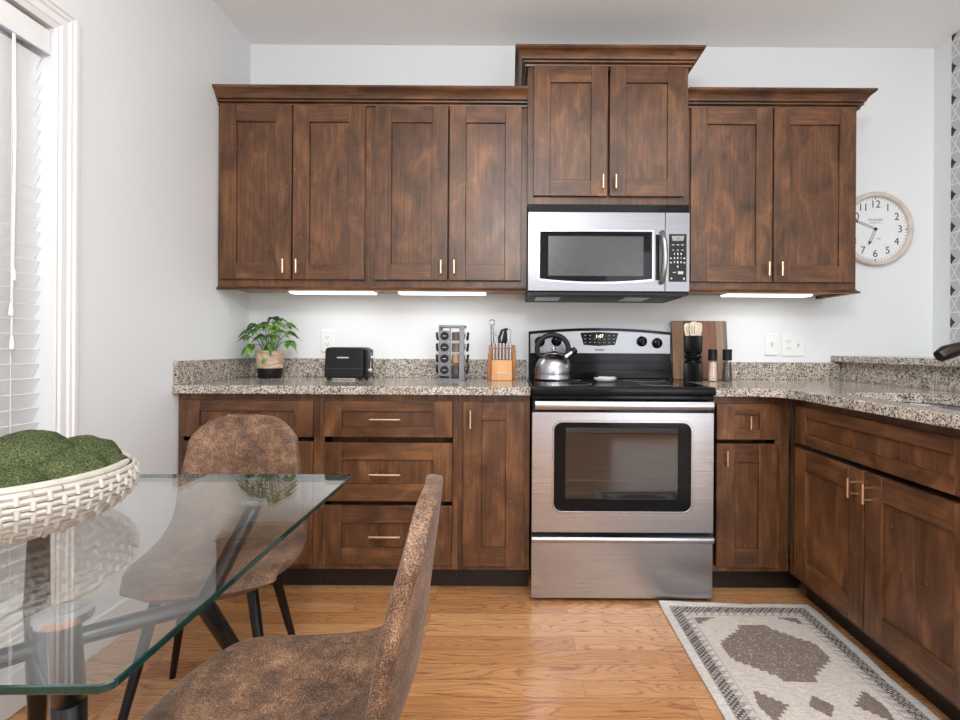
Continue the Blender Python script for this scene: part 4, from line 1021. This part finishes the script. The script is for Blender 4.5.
hub = Vector((-0.815, -1.925, 0.555))
for sx_, sy_ in ((1, 1), (1, -1), (-1, 1), (-1, -1)):
    D = Vector((-0.805+sx_*0.235, -1.915+sy_*0.258, 0.0)); D.z = 0.727
    K = Vector((-0.808+sx_*0.185, -1.925+sy_*0.150, 0.555)); Ft = Vector((-0.808+sx_*0.46, -1.925+sy_*0.36, FZ+0.004))
    if sx_ > 0: Ft.x = -0.47
    if sx_ < 0 and sy_ > 0: D.x, K.x, Ft.x = -1.055, -0.958, -1.135
    if sy_ < 0: K.x -= 0.03*sx_; D.x -= 0.012*sx_
    lg = rel(MB().tube([D, K.lerp(D, 0.06), K, K.lerp(Ft, 0.06), Ft], [0.018, 0.021, 0.022, 0.021, 0.014], 14, flat=0.8), tb).build('leg', blackleg, tb)
    rel(MB().tube([hub, K], [0.019, 0.019], 12, flat=0.8), tb).build('cross_arm', blackleg, tb)
    rel(MB().lathe([(0.024, -0.0135), (0.031, -0.0125), (0.032, -0.010), (0.032, -0.0015), (0.001, -0.0005)], 32, (D.x, D.y, TZ-0.0105)), tb).build('mounting_disc', steelb, tb)
# ================================================================ woven bowl with moss
BX, BY = -0.955, -1.885
bw = thing('bowl', (BX, BY, TZ+0.0005), 'large shallow cream bowl with a raised basketweave outside, on the glass table', 'bowl')
Rm = 0.218; H_ = 0.098
def bprof(t_):  # t 0 bottom .. 1 rim, outer radius
    return 0.130+(Rm-0.130)*math.sin(min(1, t_)*PI*0.68)**0.60
prof = [(0.001, 0.0), (0.135, 0.0)] + [(bprof(i/14), H_*i/14) for i in range(1, 15)]
inner = [(bprof(1)-0.012, H_+0.003), (bprof(1)-0.020, H_), (bprof(0.6)-0.020, H_*0.6), (0.12, 0.012), (0.001, 0.010)]
MB().lathe(prof+inner, 72, cap=False).build('bowl_body', ceramic, bw)
m = MB(); rows = 9
for k_ in range(rows):
    t0 = (k_+0.7)/(rows+0.4); z_ = H_*t0; r_ = bprof(t0)+0.002; nb = 34
    for i in range(nb):
        a0 = 2*PI*(i+(k_ % 2)*0.5+rnd.uniform(-.04, .04))/nb; a1 = a0+2*PI/nb*0.93
        pts = [((r_+0.001*math.sin(PI*q/4))*math.cos(a0+(a1-a0)*q/4), (r_+0.001*math.sin(PI*q/4))*math.sin(a0+(a1-a0)*q/4), z_+rnd.uniform(-.0004, .0004)) for q in range(5)]
        m.tube(pts, 0.0053, 7)
        if k_ < rows-1:
            t1 = t0+1.0/(rows+0.4); r2 = bprof(t1)+0.004
            m.tube([((r_+0.004)*math.cos(a0), (r_+0.004)*math.sin(a0), z_-0.004), ((r2+r_)/2*math.cos(a0)+0.003*math.cos(a0), (r2+r_)/2*math.sin(a0)+0.003*math.sin(a0), (z_+H_*t1)/2), (r2*math.cos(a0), r2*math.sin(a0), H_*t1)], 0.0045, 7)
m.build('raised_weave', ceramic, bw)
rim = [((bprof(1)-0.004)*math.cos(2*PI*i/72), (bprof(1)-0.004)*math.sin(2*PI*i/72), H_) for i in range(73)]
MB().tube(rim, 0.0075, 10, cap=False).build('rim', ceramic, bw)
def mossball(dx, dy, dz, r_, sq, lab):
    bm_ = bmesh.new(); bmesh.ops.create_icosphere(bm_, subdivisions=5, radius=1)
    ph = random.uniform(0, 10)
    from mathutils import noise as nz
    for v in bm_.verts:
        n_ = v.co.normalized(); q = 1+0.09*nz.noise(n_*2.2+Vector((ph, ph, 0)))+0.018*nz.noise(n_*14+Vector((ph, 0, 0)))+0.012*nz.noise(n_*45+Vector((ph, 0, 0)))
        v.co = Vector((n_.x*r_*q, n_.y*r_*q, n_.z*r_*sq*q))
    me = bpy.data.meshes.new('moss_clump'); bm_.to_mesh(me); bm_.free(); me.materials.append(moss)
    for p in me.polygons: p.use_smooth = True
    o = bpy.data.objects.new('moss_clump', me); C.objects.link(o); o.location = (BX+dx, BY+dy, TZ+dz)
    return tag(o, lab, 'moss', 'moss clumps heaped in the bowl')
mossball(0.014, -0.115, 0.072, 0.081, 0.80, 'large round green moss clump at the front of the bowl')
mossball(0.112, -0.069, 0.072, 0.057, 0.85, 'small green moss clump at the bowl front, right of the largest front one')
mossball(0.138, 0.009, 0.082, 0.066, 0.85, 'round green moss clump at the right side of the bowl')
mossball(0.156, 0.078, 0.080, 0.046, 0.80, 'small green moss clump tucked against the far right rim')
mossball(0.051, 0.009, 0.104, 0.085, 0.75, 'broad green moss clump on top of the heap, just behind the front one')
mossball(0.087, 0.101, 0.092, 0.069, 0.80, 'green moss clump at the back right of the heap')
mossball(-0.014, 0.101, 0.096, 0.078, 0.80, 'green moss clump at the back of the bowl')
mossball(-0.060, -0.018, 0.092, 0.072, 0.80, 'green moss clump at the left edge of the photo, behind the front one')
mossball(-0.095, -0.110, 0.079, 0.064, 0.80, 'green moss clump at the front left, cut by the photo edge')
mossball(-0.129, 0.055, 0.079, 0.064, 0.80, 'green moss clump at the rear left of the bowl')

# ================================================================ chairs
def chair(loc, rz, label):
    r = thing('dining_chair', (loc[0], loc[1], FZ), label, 'chair', 'brown suede dining chairs at the glass table', rz)
    # profile (y, z, half width, edge wrap)
    P = [(0.288, 0.818, 0.170, 0.018), (0.286, 0.790, 0.172, 0.024), (0.281, 0.745, 0.176, 0.030), (0.274, 0.69, 0.181, 0.034), (0.266, 0.62, 0.186, 0.036),
         (0.258, 0.56, 0.190, 0.036), (0.247, 0.507, 0.196, 0.034), (0.224, 0.461, 0.206, 0.030), (0.175, 0.428, 0.216, 0.026), (0.10, 0.414, 0.222, 0.024), (0.0, 0.415, 0.221, 0.022), (-0.08, 0.422, 0.212, 0.020),
         (-0.140, 0.426, 0.200, 0.016), (-0.175, 0.420, 0.188, 0.012), (-0.192, 0.410, 0.182, 0.008)]
    n = len(P); m = MB(); NU = 15
    def cr(a, b, c, d, t_): return 0.5*((2*b)+(-a+c)*t_+(2*a-5*b+4*c-d)*t_*t_+(-a+3*b-3*c+d)*t_**3)
    rows_ = []
    for k in range(n-1):
        for q in range(3):
            t_ = q/3; g4 = [P[max(0, min(n-1, k+e))] for e in (-1, 0, 1, 2)]
            rows_.append([cr(g4[0][c_], g4[1][c_], g4[2][c_], g4[3][c_], t_) for c_ in range(4)])
    rows_.append(list(P[-1]))
    vs = []
    for k, (y_, z_, hw, wr) in enumerate(rows_):
        a_ = rows_[max(0, k-1)]; b_ = rows_[min(len(rows_)-1, k+1)]
        tv = Vector((0, b_[0]-a_[0], b_[1]-a_[1])).normalized(); nv = Vector((0, tv.z, -tv.y))
        if nv.z < 0 and nv.y > 0: nv = -nv
        # normal toward the sitter: -y on the back, +z on the seat
        if nv.y > 0.2 or nv.z < -0.2: nv = -nv
        if z_ > 0.6: nv = Vector((0, -1, 0))
        for i in range(NU):
            u = -1+2*i/(NU-1); c_ = Vector((u*hw, y_, z_))+nv*wr*abs(u)**2.2
            if c_.z > 0.60: c_.z = 0.60+(c_.z-0.60)*(1-0.40*abs(u)**3.8)
            if c_.y < -0.04: c_.y = -0.04+(c_.y+0.04)*(1-0.42*abs(u)**3.0)
            vs.append(tuple(c_))
    R_ = len(rows_)
    m._faces(vs, [(j*NU+i, j*NU+i+1, (j+1)*NU+i+1, (j+1)*NU+i) for j in range(R_-1) for i in range(NU-1)], True)
    o = m.build('seat_shell', suede, r)
    sd = o.modifiers.new('padding', 'SOLIDIFY'); sd.thickness = 0.030; sd.offset = 0
    ss = o.modifiers.new('smooth', 'SUBSURF'); ss.levels = 1; ss.render_levels = 2
    o['label'] = 'one-piece padded suede seat and back'
    MB().box(-0.13, 0.13, -0.12, 0.13, 0.386, 0.394).build('mounting_plate', blackleg, r)
    for sx_ in (-1, 1):
        for sy_ in (-1, 1):
            MB().tube([(sx_*0.115, sy_*0.105+0.01, 0.392), (sx_*0.190, sy_*0.190+0.01, 0.0)], [0.0155, 0.0095], 14).build('leg', blackleg, r)
    return r
chair((-0.838, -1.338), math.radians(12), 'brown distressed suede chair on the far side of the glass table, facing the camera')
chair((-0.420, -1.955), math.radians(-86), 'brown distressed suede chair nearest the camera, seen from behind its curved back')
